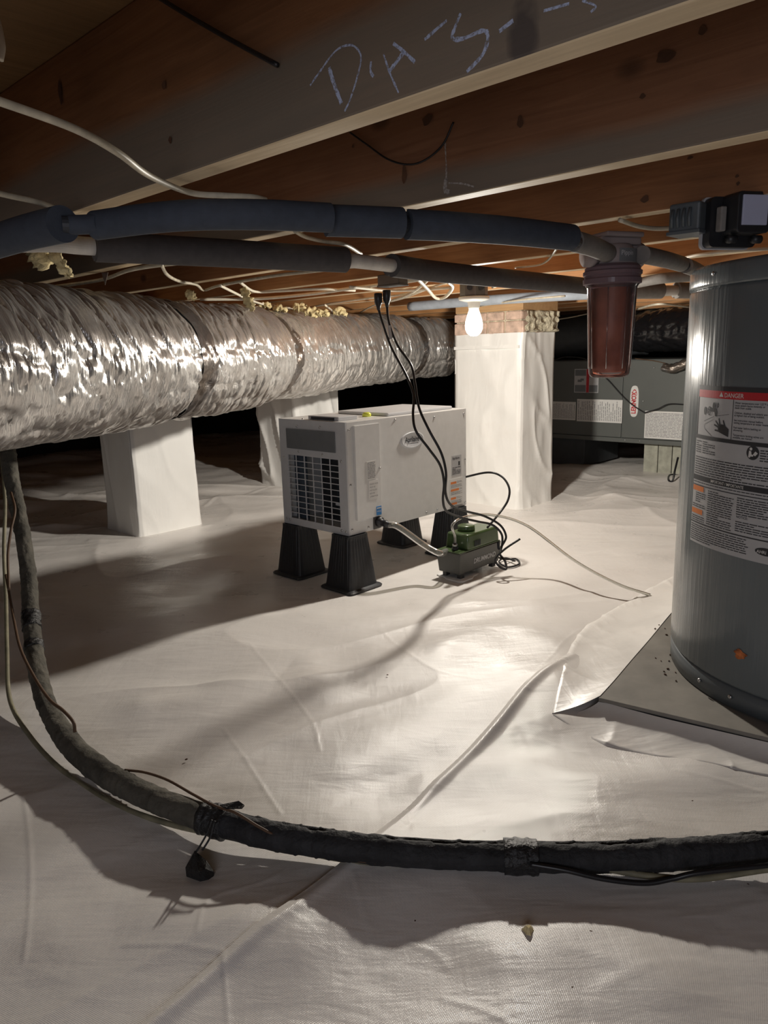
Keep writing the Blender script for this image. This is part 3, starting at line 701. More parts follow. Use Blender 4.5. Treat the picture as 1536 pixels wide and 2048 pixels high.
# ------------------------------------------------------------------ foil duct
def duct_section(path, R, L0, seed, nL=230, nA=150, neck=(True, True), amp=1.):
    P = cr(path, 14); L = np.r_[0, np.cumsum(np.linalg.norm(np.diff(P, axis=0), axis=1))]; s = np.linspace(0, L[-1], nL)
    Q = np.stack([np.interp(s, L, P[:, i]) for i in range(3)], 1)
    tg = np.gradient(Q, axis=0); tg /= np.linalg.norm(tg, axis=1)[:, None]
    up = np.array([0, 0, 1.]); x = np.cross(tg, up); x /= np.linalg.norm(x, axis=1)[:, None]; y = np.cross(x, tg)
    th = np.linspace(0, 2*np.pi, nA, endpoint=False); S, A = np.meshgrid(s, th, indexing='ij')
    S2 = S+L0; sl = S2+.045*np.sin(A+1)+.02*np.sin(2*A+seed)
    c = np.cos(A); sn = np.sin(A)
    n1 = vn(sl*34+4*vn(c*3+5, sn*3+5, seed+5), c*2.1+sn*2.6+9, seed); n2 = vn(sl*78, c*4+sn*5+30, seed+1); n3 = ridge(sl*9, c*1.6+sn*1.8+20, seed+2, 3)
    n4 = ridge(sl*17+1.6*vn(c*2+5, sn*2+5, seed+15), c*1.3+sn*1.7+40, seed+12, 5); n5 = ridge(sl*42+2*vn(c*3+9, sn*3+5, seed+16), c*2.2+sn*2.9+60, seed+22, 3); n6 = ridge(sl*85+2*vn(c*5+9, sn*5+5, seed+17), c*5+sn*6+60, seed+25, 2)
    r = R+amp*(.005*(n1-.5)+.0035*(n2-.5)-.004*n3**3-.011*n4-.0055*n5-.0022*n6+.012*(vn(S2*3.2, c*1.2+sn*1.2+7, seed+3)-.5))
    e = np.zeros_like(S)
    if neck[0]: e += np.exp(-S/.035)
    if neck[1]: e += np.exp(-(L[-1]-S)/.035)
    r = r-.042*e
    V = Q[:, None, :]+x[:, None, :]*(r*c)[:, :, None]+y[:, None, :]*(r*sn)[:, :, None]
    mb = MB(); mb.v = [tuple(v) for v in V.reshape(-1, 3).tolist()]
    mb.f = [(j*nA+i, j*nA+(i+1) % nA, (j+1)*nA+(i+1) % nA, (j+1)*nA+i) for j in range(nL-1) for i in range(nA)]
    U = S2; V_ = A*R
    mb.uv = lambda: [c for j in range(nL-1) for i in range(nA) for c in (U[j, i], i/nA*2*math.pi*R, U[j, i], (i+1)/nA*2*math.pi*R, U[j+1, i], (i+1)/nA*2*math.pi*R, U[j+1, i], i/nA*2*math.pi*R)]
    return mb, Q
DP = [(-1.22, 1.05, .79), (-1.0, 1.72, .79), (-.82, 2.30, .79), (-.63, 2.90, .795), (-.44, 3.50, .80), (-.22, 4.10, .808), (.10, 4.65, .815), (.45, 5.05, .815)]
DPs = cr([np.array(p) for p in DP], 20); Ld = np.r_[0, np.cumsum(np.linalg.norm(np.diff(DPs, axis=0), axis=1))]
def dseg(s0, s1, n=9): ss = np.linspace(s0, s1, n); return [np.array([np.interp(q, Ld, DPs[:, i]) for i in range(3)]) for q in ss]
DR = .212
t = thing('flexible_duct', 'large silver foil flexible duct running under the joists from the left', 'duct', (0, 0, 0))
def cam_px(p):
    d = np.array(p)-CAM; z = d@_f; return 768+FPX*(d@_r)/z, 1024-FPX*(d@_u)/z
def s_at(px): return Ld[min(range(len(DPs)), key=lambda i: abs(cam_px(DPs[i])[0]-px))]
CUT = [0, s_at(312), s_at(520), s_at(800), Ld[-1]]
for i in range(4):
    mb, Q = duct_section(dseg(CUT[i]+.004, CUT[i+1]-.004), DR-(.0, .004, .006, .02)[i], CUT[i], 50+i*7, nL=int((CUT[i+1]-CUT[i])*400)+20, nA=144, neck=(i > 0, True))
    obj('duct_sleeve', mb, 'foil', t, smooth=True)
for i in (1, 2, 3):
    mb, Q = duct_section(dseg(CUT[i]-.045, CUT[i]+.045, 5), DR-.013-(.0, .0, .004, .01)[i], CUT[i], 90+i, nL=14, neck=(False, False), amp=1.0)
    obj('tape_band', mb, 'foilband', t, smooth=True)
# black ducts at the back right
mb, Q = duct_section([W(2.3, 4.75, .885), W(1.6, 4.55, .89), W(.9, 4.35, .89), W(.2, 4.3, .89)], .135, 0, 200, 160, 90, (True, False), .8)
o = obj('black_duct', mb, 'blackfoil', smooth=True); tag(o, 'shiny black flexible duct behind the water filter, above the air handler', 'duct')
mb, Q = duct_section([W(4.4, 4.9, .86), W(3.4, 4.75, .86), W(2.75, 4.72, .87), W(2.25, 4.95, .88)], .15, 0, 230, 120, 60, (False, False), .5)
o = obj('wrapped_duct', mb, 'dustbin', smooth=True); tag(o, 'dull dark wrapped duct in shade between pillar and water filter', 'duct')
# ------------------------------------------------------------------ air handler
t = thing('air_handler', 'long grey air handler cabinet lying on blocks at the back', 'air handler', W(0, 4.5), HR)
AZ0, AZ1 = .188, .712
obj('cabinet', MB().box(.01, .56, 1.15, 3.3, AZ0+.006, AZ1), 'handler', t, bevel=.004)
for a0, a1 in ((1.16, 2.195), (2.203, 2.75), (2.758, 3.29)): obj('access_panel', MB().box(0, .010, a0, a1, AZ0+.03, AZ1-.006), 'handler', t, bevel=.002)
obj('bottom_flange', MB().box(-.006, .012, 1.15, 3.3, AZ0, AZ0+.028), 'handler', t, bevel=.002)
def TH(off): return lambda u, v: (-off, -u, v)      # u increases to the right in the photo (A falls)
logo = MB(); uc, vc = -2.118, .452; n = 24
pts = []
for i in range(n):
    a = 2*math.pi*i/n; s, c = math.sin(a), math.cos(a)
    pts.append((-.006, -(uc+.028*np.sign(c)*abs(c)**.7), vc+.098*np.sign(s)*abs(s)**.55))
logo.prism(pts, (.006, 0, 0)); lg = obj('logo_plate', logo, 'paper', t)
mb = MB(); put_text(mb, 'LENNOX', 0, 0, .043, lambda u, v: (-.0068, -(uc+.012-v), vc-.078+u), .78, .03)
vs = []; n = 30
for i in range(n+1):
    a = R_(-60)+R_(290)*i/n
    for k in (1, .84): vs.append((-.0068, -(uc+.0+.017*k*math.cos(a+1.2)), vc+.035+.040*k*math.sin(a+1.2)))
mb.add(vs, [(2*i, 2*i+1, 2*i+3, 2*i+2) for i in range(n)]); obj('logo_lettering', mb, 'red', lg)
rnd = random.Random(9)
def doc(name, a_l, a_r, z0, z1, seed, vertical=False, m='paper', pitch=.009):
    d = obj(name, MB().box(-.0016, 0, a_r, a_l, z0, z1), m, t); mb = MB(); rnd = random.Random(seed); T = TH(.0022)
    if vertical:
        T2 = lambda u, v: (-.0022, a_l-(v), u)
        w = a_l-a_r; v = .01
        while v < w-.01: dashes(mb, z0+.01, z1-.01, v, pitch*.55, T2, rnd, rnd.random() < .4); v += pitch
    else: para(mb, -a_l+.006, -a_r-.006, z1-.006, z0+.006, pitch, T, rnd)
    obj('fine_print', mb, 'inkg', d); return d
doc('data_sheet', 2.74, 2.53, .315, .437, 1, True); doc('wiring_diagram', 2.52, 2.198, .31, .458, 2, True, pitch=.013); doc('wiring_chart', 2.045, 1.76, .225, .395, 3)
w = obj('warning_sticker', MB().box(-.0016, 0, 2.37, 2.545, .50, .655), 'paperg', t)
mb = MB(); T = TH(.0022)
for u0, u1, v0, v1 in ((-2.54, -2.46, .61, .65), (-2.54, -2.46, .505, .55), (-2.435, -2.375, .505, .55), (-2.435, -2.375, .60, .65)): put_rect(mb, u0, u1, v0, v1, T)
put_rect(mb, -2.52, -2.49, .57, .585, T); put_rect(mb, -2.50, -2.475, .578, .592, T); obj('sticker_print', mb, 'plate', w)
mb = MB(); put_rect(mb, -2.457, -2.437, .502, .653, T); obj('red_print', mb, 'red', w)
for a, z in ((2.17, .205), (2.07, .205), (2.06, .455), (2.0, .66)): screw(-.006, a, z, (-1, 0, 0), t)
pf = PP(1280, 745, W(0, 4.495), eB)
mb, Q = duct_section([W(1.93, 4.47, .66), W(1.86, 4.46, .655), W(1.76, 4.46, .70)], .03, 0, 300, 24, 24, (False, False), .8)
o = obj('foil_wad', mb, 'foilband', smooth=True); tag(o, 'crumpled silver foil tape on the air handler beside the water heater', 'foil tape')
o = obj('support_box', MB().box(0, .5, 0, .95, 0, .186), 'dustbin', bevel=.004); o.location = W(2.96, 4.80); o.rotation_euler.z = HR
tag(o, 'dark block supporting the left part of the air handler', 'support block')
def place(o, A, B, z=None):
    p = W(A, B); o.location = (p[0], p[1], o.location.z if z is None else z); o.rotation_euler.z = HR
t = thing('support_blocks', 'pale concrete blocks supporting the air handler beside the water heater', 'support block', W(1.8, 4.54), HR)
for i, (y0, y1) in enumerate(((.012, .075), (.08, .165), (.17, .26))): obj('block', MB().box(0, .25, y0, y1, -.005, .187), 'cblock', t, bevel=.003)
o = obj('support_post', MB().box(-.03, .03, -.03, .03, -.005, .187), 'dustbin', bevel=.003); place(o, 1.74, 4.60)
tag(o, 'dark post under the air handler right by the water heater', 'support post')
for c, m, r, lab in ((((1195, 742), (1216, 760), (1245, 792), (1268, 812), (1290, 826)), 'blackc', .004, 'dark thin wire drooping diagonally across the air handler logo'),
                     (((1290, 825), (1315, 818), (1338, 808), (1372, 809)), 'blackc', .003, 'dark thin wire along the air handler, right of its logo'),
                     (((1270, 717), (1310, 722), (1340, 730), (1352, 738)), 'copper', .003, 'reddish wire along the top edge of the air handler'),
                     (((1108, 640), (1145, 634), (1185, 626), (1215, 627)), 'cable', .004, 'pale wire above the dark duct right of the brick pillar'),
                     (((1105, 722), (1130, 714), (1165, 716), (1185, 725)), 'blackc', .004, 'black wire arching over the air handler next to the pillar')):
    cable('wire', [PP(x, y, W(0, 4.475), eB) for x, y in c], r, m, lab, 'wire')
P = [PP(1356, 915, W(0, 4.35), eB), PP(1350, 940, W(0, 4.3), eB), PZ(1345, 962, .01), PZ(1337, 960, .01), PZ(1340, 950, .02), PZ(1357, 951, .01), PZ(1375, 958, .01)]
cable('condensate_wire', P, .006, 'blackc', 'black wire looping on the floor left of the water heater, far back', 'wire')

# ------------------------------------------------------------------ water heater
HX, HY, HRAD = 1.07, 1.61, .385
t = thing('water_heater', 'grey cylindrical water heater with white warning label', 'water heater', (HX, HY, .04))
def hprof(p): return [(r, z-.04) for r, z in p]
obj('jacket', MB().lathe(hprof([(HRAD-.012, .088), (HRAD-.003, .090), (HRAD, .096), (HRAD, .905), (HRAD-.004, .913), (HRAD-.012, .914)]), 160), 'tank', t, smooth=True)
obj('top_cap', MB().lathe(hprof([(HRAD-.010, .912), (HRAD+.001, .914), (HRAD+.002, .920), (HRAD+.002, .950), (HRAD-.004, .958), (HRAD-.03, .962), (.01, .966)]), 160), 'tank', t, smooth=True)
obj('base_ring', MB().lathe(hprof([(HRAD-.010, .042), (HRAD-.002, .043), (HRAD-.001, .082), (HRAD-.010, .089)]), 160), 'tankd', t, smooth=True)
obj('bottom', MB().lathe(hprof([(HRAD-.012, .0405), (HRAD-.012, .046)]), 80), 'dark', t)
def HT(off):
    def T(u, z): a = R_(-179.2)+u/HRAD; return ((HRAD+off)*math.cos(a), (HRAD+off)*math.sin(a), z-.04)
    return T
def hs(name, m, fn, off, par):
    mb = MB(); fn(mb, HT(off)); return obj(name, mb, m, par)
LW = .46
def rr(*rs):
    def f(mb, T):
        for u0, u1, z0, z1 in rs: put_rect(mb, u0, u1, z0, z1, T, max(1, int((u1-u0)/.008)))
    return f
lab = hs('warning_label', 'paperg', rr((0, LW, .371, .713)), .0008, t)
hs('black_print', 'ink', rr((0, LW, .7035, .713), (0, .0035, .600, .705), (0, LW, .600, .608), (0, LW, .510, .521), (0, LW, .4985, .5003), (0, LW, .4155, .418), (.119, .1205, .608, .688)), .0013, lab)
hs('red_band', 'red', rr((.0035, LW, .688, .7035)), .0014, lab)
for q_ in ((.002, .046, .4865, .4975), (.002, .046, .436, .447)): hs('orange_box', 'orange', rr(q_), .0014, lab)
def dang(mb, T):
    put_text(mb, 'DANGER', .094, .6915, .0125, T, 1.0, .01)
hs('danger_lettering', 'paper', dang, .0018, lab)
hs('alert_triangle', 'paper', lambda mb, T: mb.add([T(.079, .692), T(.091, .692), T(.085, .7015)], [(0, 1, 2)]), .0018, lab)
hs('important_lettering', 'paper', lambda mb, T: put_text(mb, 'IMPORTANT / IMPORTANTE', .069, .5125, .0088, T, .82, .01), .0018, lab)
hs('badge_lettering', 'paper', lambda mb, T: put_text(mb, 'AHRI', .199, .391, .009, T, 1, .01), .0018, lab)
def blk(mb, T):
    for i, s in enumerate(('Water temperature over 125\u00b0F can', 'cause severe burns instantly or', 'death from scalds.', '', 'Children, disabled and elderly are', 'at highest risk of being scalded.', '', 'See instruction manual before', 'setting temperature at water heater.', '', 'Feel water before bathing or', 'showering.', '', 'Temperature limiting valves are', 'available, see manual.')):
        if s: put_text(mb, s, .124, .680-i*.0049, .0056, T, .98, .012)
    rnd = random.Random(12)
    para(mb, .004, .026, .598, .566, .0046, T, rnd); para(mb, .031, .078, .598, .566, .0046, T, rnd)
    para(mb, .190, .26, .597, .570, .0050, T, rnd)
    para(mb, .004, .24, .564, .523, .0050, T, rnd); para(mb, .002, .24, .509, .501, .0042, T, rnd)
    put_text(mb, 'WARNING', .012, .4885, .008, T, .85, .01); put_text(mb, 'WARNING', .012, .438, .008, T, .85, .01)
    para(mb, .015, .056, .4855, .462, .0045, T, rnd); para(mb, .003, .056, .460, .449, .0045, T, rnd); para(mb, .003, .056, .434, .419, .0045, T, rnd)
    para(mb, .062, .138, .4965, .420, .0047, T, rnd); para(mb, .146, .24, .4965, .458, .0047, T, rnd)
    put_text(mb, 'NOTICE:', .147, .452, .007, T, 1, .01); para(mb, .146, .24, .448, .420, .0047, T, rnd)
    para(mb, .003, .18, .4145, .374, .0047, T, rnd)
    # tap, cross handles, basin, book figure
    def ell(u, z, a, b, k=None, n=20):
        if k is None: mb.poly([T(u+a*math.cos(2*math.pi*i/n), z+b*math.sin(2*math.pi*i/n)) for i in range(n)])
        else:
            vs = []
            for i in range(n+1):
                for kk in (1, k): vs.append(T(u+a*kk*math.cos(2*math.pi*i/n), z+b*kk*math.sin(2*math.pi*i/n)))
            mb.add(vs, [(2*i, 2*i+1, 2*i+3, 2*i+2) for i in range(n)])
    ell(.032, .660, .0042, .0085); ell(.063, .672, .0042, .0075); ell(.048, .661, .0055, .0095, .72)
    put_rect(mb, .048, .072, .660, .6675, T, 3); mb.poly([T(.066, .660), T(.073, .667), T(.076, .660), T(.076, .651), T(.069, .651)])
    for u, z in ((.041, .661), (.072, .674)): 
        for du in (-.003, .003): ell(u+du, z, .0013, .0065)
        ell(u+.0045, z, .003, .0045, .5)
    def line(pts, w):
        P = [np.array(p) for p in pts]
        for a, b in zip(P[:-1], P[1:]):
            d = (b-a)/np.linalg.norm(b-a); n = np.array([-d[1], d[0]])*w/2; mb.poly([T(*(a+n)), T(*(b+n)), T(*(b-n)), T(*(a-n))])
    line([(.030, .638), (.066, .651)], .0008); line([(.075, .652), (.110, .658)], .0008); line([(.034, .632), (.066, .645)], .0008)
    line([(.034, .632), (.032, .627), (.035, .622), (.062, .609)], .0010)
    ell(.174, .587, .0140, .0140, n=28)
    ell(.197+.02, .395, .022, .008)
hs('printed_text', 'ink', blk, .0013, lab)
def hand(mb, T):
    mb.poly([T(u, z) for u, z in ((.112, .612), (.112, .628), (.098, .636), (.084, .636), (.080, .628), (.083, .620))])
    for (u0, z0), (u1, z1) in (((.086, .636), (.082, .648)), ((.082, .634), (.072, .642)), ((.081, .630), (.068, .634)), ((.083, .622), (.071, .623)), ((.100, .634), (.095, .645))):
        d = np.array([u1-u0, z1-z0]); d /= np.linalg.norm(d); n = np.array([-d[1], d[0]])*.0022; a, b = np.array([u0, z0])-d*.004, np.array([u1, z1])
        mb.poly([T(*(a+n)), T(*(b+n*.7)), T(*(b-n*.7)), T(*(a-n))])
hs('hand_pictogram', 'ink', hand, .0015, lab)
def book(mb, T):
    n = 14; mb.poly([T(.170+.003*math.cos(2*math.pi*i/n), .5945+.003*math.sin(2*math.pi*i/n)) for i in range(n)])
    mb.poly([T(*p) for p in ((.166, .591), (.171, .590), (.172, .584), (.176, .583), (.176, .580), (.169, .5795), (.169, .577), (.165, .578))])
    mb.poly([T(*p) for p in ((.175, .5835), (.180, .581), (.1855, .587), (.180, .5905), (.178, .588))])
hs('figure_pictogram', 'paper', book, .0018, lab)
def rus(mb, T):
    n = 22; u, z = (179.2-152.2)*math.pi/180*HRAD, .168
    mb.poly([T(u+.0135*(1+.22*math.sin(5*a)+.1*math.sin(9*a))*math.cos(a), z+.0105*(1+.25*math.cos(3*a))*math.sin(a)) for a in [2*math.pi*i/n for i in range(n)]])
hs('rust_spot', 'rust', rus, .0012, t)
T = HT(.0)
for u, z in ((.075, .065), (.165, .066), (.03, .938)):
    p = T(u, z); ob = obj('rivet', MB().lathe([(.005, 0), (.0045, .0025), (.002, .0038)], 12), 'screw', t, smooth=True)
    ob.matrix_local = Matrix.Translation(p) @ Vector((p[0], p[1], 0)).to_track_quat('Z', 'Y').to_matrix().to_4x4()
# pad: large board under the heater
c0 = PZ(1197, 1398, .036); c1_ = PZ(1352, 1218, .036); c2_ = PZ(1536, 1478, .036)
d1 = (c1_-c0)[:2]; d2 = (c2_-c0)[:2]; d1 /= np.linalg.norm(d1); d2 /= np.linalg.norm(d2)
q = [c0[:2], c0[:2]+d2*1.1, c0[:2]+d2*1.1+d1*1.05, c0[:2]+d1*1.05]
padt = thing('heater_pad', 'grey-brown board pad under the water heater with dirt on it', 'pad', (c0[0], c0[1], 0))
qq = [(p[0]-c0[0], p[1]-c0[1], .030) for p in q]
obj('board', MB().prism(qq, (0, 0, .009)), 'pad', padt, bevel=.0015)
obj('foam_core', MB().prism([(p[0]*.994+.002, p[1]*.994+.001, -.004) for p in qq], (0, 0, .034)), 'padedge', padt)
# strip of liner dressed against the pad on its left and front sides
def band(outer, inner, zi, name, label, pw_=1.6, n=40, m=16):
    O = cr([(*p, 0) for p in outer], n); I = cr([(*p, 0) for p in inner], n); mb = MB(); vs = []
    for i in range(len(O)):
        for k in range(m+1):
            t_ = k/m; x = O[i][0]*(1-t_)+I[i][0]*t_; y = O[i][1]*(1-t_)+I[i][1]*t_
            z = float(floor_z(x, y))*(1-t_)+.006+(zi-.006)*t_**pw_+(.004*float(vn(x*16, y*16, 77)-.5)+.004*float(ridge(x*9+y*5, y*9-x*3, 78, 5)))*(1-t_)
            if k == 0: z -= .007
            vs.append((x, y, z))
    mb.add(vs, [(i*(m+1)+k, (i+1)*(m+1)+k, (i+1)*(m+1)+k+1, i*(m+1)+k+1) for i in range(len(O)-1) for k in range(m)])
    o = obj(name, mb, 'liner2', smooth=True); tag(o, label, 'plastic strip')
g = lambda *L: [tuple(PZ(x, y, z)[:2]) for x, y, z in L]
band(g((1098, 1436, .0), (1130, 1330, .0), (1165, 1262, 0), (1230, 1218, 0), (1300, 1182, 0), (1345, 1158, 0)), g((1200, 1400, .03), (1230, 1362, .036), (1262, 1324, .036), (1300, 1280, .036), (1336, 1236, .036), (1372, 1195, .036)), .0405, 'liner_strip', 'white plastic strip dressed over the left edge of the heater pad')
band(g((1100, 1438, 0), (1190, 1478, 0), (1300, 1508, 0), (1420, 1532, 0), (1560, 1556, 0), (1900, 1600, 0)), g((1199, 1402, .030), (1265, 1420, .030), (1330, 1437, .030), (1420, 1458, .030), (1550, 1488, .030), (1900, 1570, .030)), .030, 'liner_strip', 'white plastic strip along the front edge of the heater pad', 4)
# crumbs
rnd = random.Random(22)
CR = [(1310, 1258, .04), (1318, 1250, .04), (1330, 1257, .04), (1333, 1270, .04), (1311, 1316, .04), (1322, 1322, .04), (1340, 1310, .04), (1338, 1322, .04), (1336, 1338, .04), (1328, 1343, .04), (1330, 1349, .04), (1351, 1345, .04), (1352, 1362, .04),
      (1385, 1596, 0), (1095, 1965, 0), (1182, 1863, 0), (865, 2023, 0), (927, 1664, 0), (1145, 1970, 0), (373, 1526, 0), (775, 1350, 0), (1206, 1386, .0), (1496, 1765, 0), (755, 1758, 0), (830, 1830, 0)]
for i, (x, y, z) in enumerate(CR):
    p = PZ(x, y, z); p[2] = .0395 if z else float(floor_z(p[0], p[1]))+.003
    r = rnd.uniform(.0018, .0032); o = obj('crumb', MB().lathe([(r*.6, 0), (r, r*.4), (r*.5, r*1.0)], 7, (0, 0), lambda a, z: 1+.4*math.sin(2*a+i)), 'crumb'); o.location = p
    tag(o, 'dark crumb of dirt on the %s' % ('heater pad' if z else 'white liner'), 'crumb', 'crumbs on the pad' if z else 'crumbs on the liner')
p = PZ(1056, 1864, 0); o = obj('foam_scrap', MB().lathe([(.004, 0), (.008, .004), (.003, .012)], 9, (0, 0), lambda a, z: 1+.3*math.sin(3*a)), 'fiber'); o.location = (p[0], p[1], float(floor_z(p[0], p[1]))+.002)
tag(o, 'small cream foam scrap on the floor in front of the black pipe', 'scrap')

# ------------------------------------------------------------------ pipes under the joists
def seg(px, z, r, m, name, par, n=20, ns=10, disp=None, o0=None):
    P = [PZ(x, y, z) if not hasattr(z, '__len__') else PZ(x, y, z[i]) for i, (x, y) in enumerate(px)]
    if o0 is not None: P = [p-o0 for p in P]
    return obj(name, MB().tube(cr(P, ns), r, n, disp=disp), m, par, smooth=False)
ZU = .992
org = PZ(420, 440, ZU)
t = thing('insulated_pipe', 'upper water pipe in dark blue-grey foam sleeves running to the water filter', 'pipe', org)
seg([(-260, 560), (0, 482), (130, 449)], ZU, .015, 'pvc', 'pipe', t, o0=org)
def slit(ang, w, d): return lambda s, a: -d*math.exp(-(((a-ang+math.pi) % (2*math.pi)-math.pi)/w)**2)
for px, r, m, dsp in (([(-260, 560), (-60, 500), (40, 469), (126, 448)], .0255, 'graypipe', None), ([(140, 450), (172, 449), (200, 447)], .0135, 'graypipe', None),
                   ([(192, 451), (300, 437), (400, 430), (530, 430), (660, 436)], .0205, 'graypipe', slit(R_(250), .12, .010)), ([(652, 441), (720, 443), (803, 446)], .0225, 'graypipe', None),
                   ([(814, 449), (900, 453), (1020, 462), (1142, 475)], .0225, 'graypipe', slit(R_(100), .10, .012)), ([(1148, 482), (1185, 493), (1216, 507)], .0195, 'palepipe', None),
                   ([(1284, 509), (1330, 519), (1363, 528)], .0185, 'palepipe', None), ([(1371, 531), (1392, 540), (1420, 556)], .0185, 'palepipe', None)):
    sm_angle(seg(px, ZU if px[0][0] != 1148 else .995, r, m, 'foam_sleeve', t, 36, 12, dsp, org), 30)
for px in ([(124, 449), (150, 450)], [(800, 446), (818, 450)], [(1138, 475), (1152, 484)], [(1358, 527), (1376, 533)]): seg(px, ZU, .0125, 'dark', 'pipe_joint', t, 16, 3, None, org)
ZL = .997; org = PZ(440, 505, ZL)
t = thing('insulated_pipe', 'lower white plastic pipe in dusty grey foam sleeves, passing behind the filter', 'pipe', org)
seg([(-120, 480), (20, 486), (110, 486), (188, 493), (440, 506), (560, 513), (690, 520), (783, 531), (860, 542), (1000, 556)], ZL, .0155, 'pvc', 'pipe', t, 24, 8, None, org)
seg([(1000, 556), (1192, 574), (1250, 580), (1290, 581), (1330, 581), (1370, 581), (1440, 581)], ZL, .019, 'pvc', 'pipe', t, 24, 8, None, org)
for px, m, r in (([(188, 493), (440, 506), (560, 513), (690, 520)], 'brownpipe', .0265), ([(783, 531), (860, 542), (1000, 556), (1192, 574)], 'brownpipe', .0262), ([(1240, 581), (1290, 581), (1322, 581)], 'palepipe', .03), ([(1352, 581), (1385, 581)], 'palepipe', .03)):
    sm_angle(seg(px, ZL, r, m, 'foam_sleeve', t, 36, 12, slit(R_(250), .10, .007), org), 30)
P = [PZ(x, y, 1.015) for x, y in ((820, 613), (905, 606), (1010, 598), (1110, 592), (1190, 588))]
cable('conduit', P, .022, 'conduit', 'light blue-grey conduit under the joists above the brick pillar', 'conduit', 20)
P = [PZ(x, y, 1.0) for x, y in ((1275, 566), (1330, 556), (1400, 552))]
cable('grey_pipe', P, .016, 'palepipe', 'short thin grey pipe reaching behind the water heater, above the lower pipe', 'pipe', 16)

# ------------------------------------------------------------------ water filter
FX, FY = .522, 1.715
t = thing('water_filter', 'clear canister water filter with rust-brown cartridge hanging under the joists', 'water filter', (FX, FY, .73), R_(20))
z = lambda q: q-.73
obj('sump', MB().lathe([(.001, z(.729)), (.030, z(.729)), (.040, z(.731)), (.0445, z(.738)), (.0465, z(.76)), (.0535, z(.925)), (.058, z(.932))], 56, cap=False), 'sump', t, smooth=True)
for a in range(0, 360, 45): 
    aa = R_(a); obj('sump_rib', MB().tube([(.0462*math.cos(aa), .0462*math.sin(aa), z(.75)), (.0532*math.cos(aa), .0532*math.sin(aa), z(.925))], .0012, 6), 'sump', t, smooth=True)
obj('threaded_cap', MB().lathe([(.054, z(.930)), (.063, z(.934)), (.0635, z(.944)), (.0605, z(.946)), (.0605, z(.951)), (.0635, z(.953)), (.0635, z(.960)), (.060, z(.962)), (.060, z(.968)), (.053, z(.974)), (.02, z(.976))], 56), 'sumpring', t, smooth=False)
obj('cartridge', MB().lathe([(.034, z(.741)), (.037, z(.744)), (.0395, z(.80)), (.041, z(.925))], 48), 'cart', t, smooth=True)
obj('filter_head', MB().lathe([(.046, z(.972)), (.050, z(.978)), (.048, z(1.0)), (.040, z(1.012)), (.036, z(1.016))], 40), 'bracket', t, smooth=True)
obj('bracket', MB().box(-.055, .052, -.03, .045, z(1.014), z(1.030)).box(-.05, .047, -.045, .05, z(1.028), z(1.039)), 'bracket', t, bevel=.004)
for s in (-1, 1):
    o = obj('port', MB().lathe([(.024, 0), (.024, .018), (.027, .02), (.027, .034)], 24), 'bracket', t, smooth=True); o.matrix_local = Matrix.Translation((s*.036, 0, z(.995))) @ Matrix.Rotation(s*R_(90), 4, 'Y')
lb = MB(); vs = []
for i in range(13):
    a = R_(-112)+R_(62)*i/12
    for zz in (.977, 1.004): vs.append((.0508*math.cos(a), .0508*math.sin(a), z(zz)))
lb.add(vs, [(2*i, 2*i+2, 2*i+3, 2*i+1) for i in range(12)]); lb_ = obj('brand_plate', lb, 'plate', t)
mb = MB(); put_text(mb, 'Pippin', 0, 0, .014, lambda u, v: (.0513*math.cos(R_(-108)+u/.0508), .0513*math.sin(R_(-108)+u/.0508), z(.990)+v), .9, .01)
obj('plate_lettering', mb, 'paperg', lb_)
obj('inner_clip', MB().box(-.005, .047, -.006, .006, z(.902), z(.914)), 'dark', t)

# ------------------------------------------------------------------ junction box and switch cover at the top right
q = PP(1392, 434, W(0, 1.375), eB); A0, B0, z0 = toAB(q)
t = thing('junction_box', 'blue-grey plastic junction box on the joist above the water heater', 'junction box', W(A0, 1.375, z0-.03), HR)
obj('box', MB().box(-.030, .026, -.018, .036, .004, .052), 'jbox', t, bevel=.004)
for i in range(4): obj('lug', MB().tube([(-.031, .028-i*.010, .012), (-.035, .028-i*.010, .026), (-.031, .028-i*.010, .042)], .0028, 8), 'jbox', t, smooth=True)
obj('cover_lip', MB().box(-.033, .026, -.020, .038, .0, .006), 'jbox', t, bevel=.001)
q = PD(1477, 442, 1.27); A0, B0, z0 = toAB(q)
t = thing('switch_cover', 'black weatherproof cover with square pale blue face, right of the junction box', 'switch cover', W(A0, B0, z0-.045), R_(14))
def rrect(w, h, r, n=6):
    out = []
    for cx_, cz_, a0 in ((w-r, h-r, 0), (-w+r, h-r, 90), (-w+r, -h+r, 180), (w-r, -h+r, 270)):
        for i in range(n+1): a = R_(a0+90*i/n); out.append((cx_+r*math.cos(a), cz_+r*math.sin(a)))
    return out
obj('back_plate', MB().prism([(x, .030, zz+.045) for x, zz in rrect(.050, .043, .009)], (0, .006, 0)), 'paperg', t)
obj('gasket', MB().prism([(x, .012, zz+.045) for x, zz in rrect(.047, .041, .009)], (0, .018, 0)), 'blackp', t)
obj('hinged_lid', MB().prism([(x+.008, -.028, zz+.055) for x, zz in rrect(.033, .033, .008)], (0, .040, 0)), 'blackp', t, bevel=.002)
obj('side_panel', MB().box(-.038, -.027, -.004, .010, .028, .068), 'palepipe', t, bevel=.002)
obj('face', MB().box(-.017, .032, -.031, -.027, .034, .082), 'facep', t, bevel=.001)
for s in (-.02, .03): obj('lid_knuckle', MB().tube([(s-.008, -.01, .014), (s+.008, -.01, .014)], .007, 12), 'blackp', t, smooth=True)
bk = W(*toAB(q)[:2]); jb = JB(2)
obj('mounting_stub', MB().box(-.03, .03, .034, .085, .03, .085), 'jbox', t, bevel=.003)

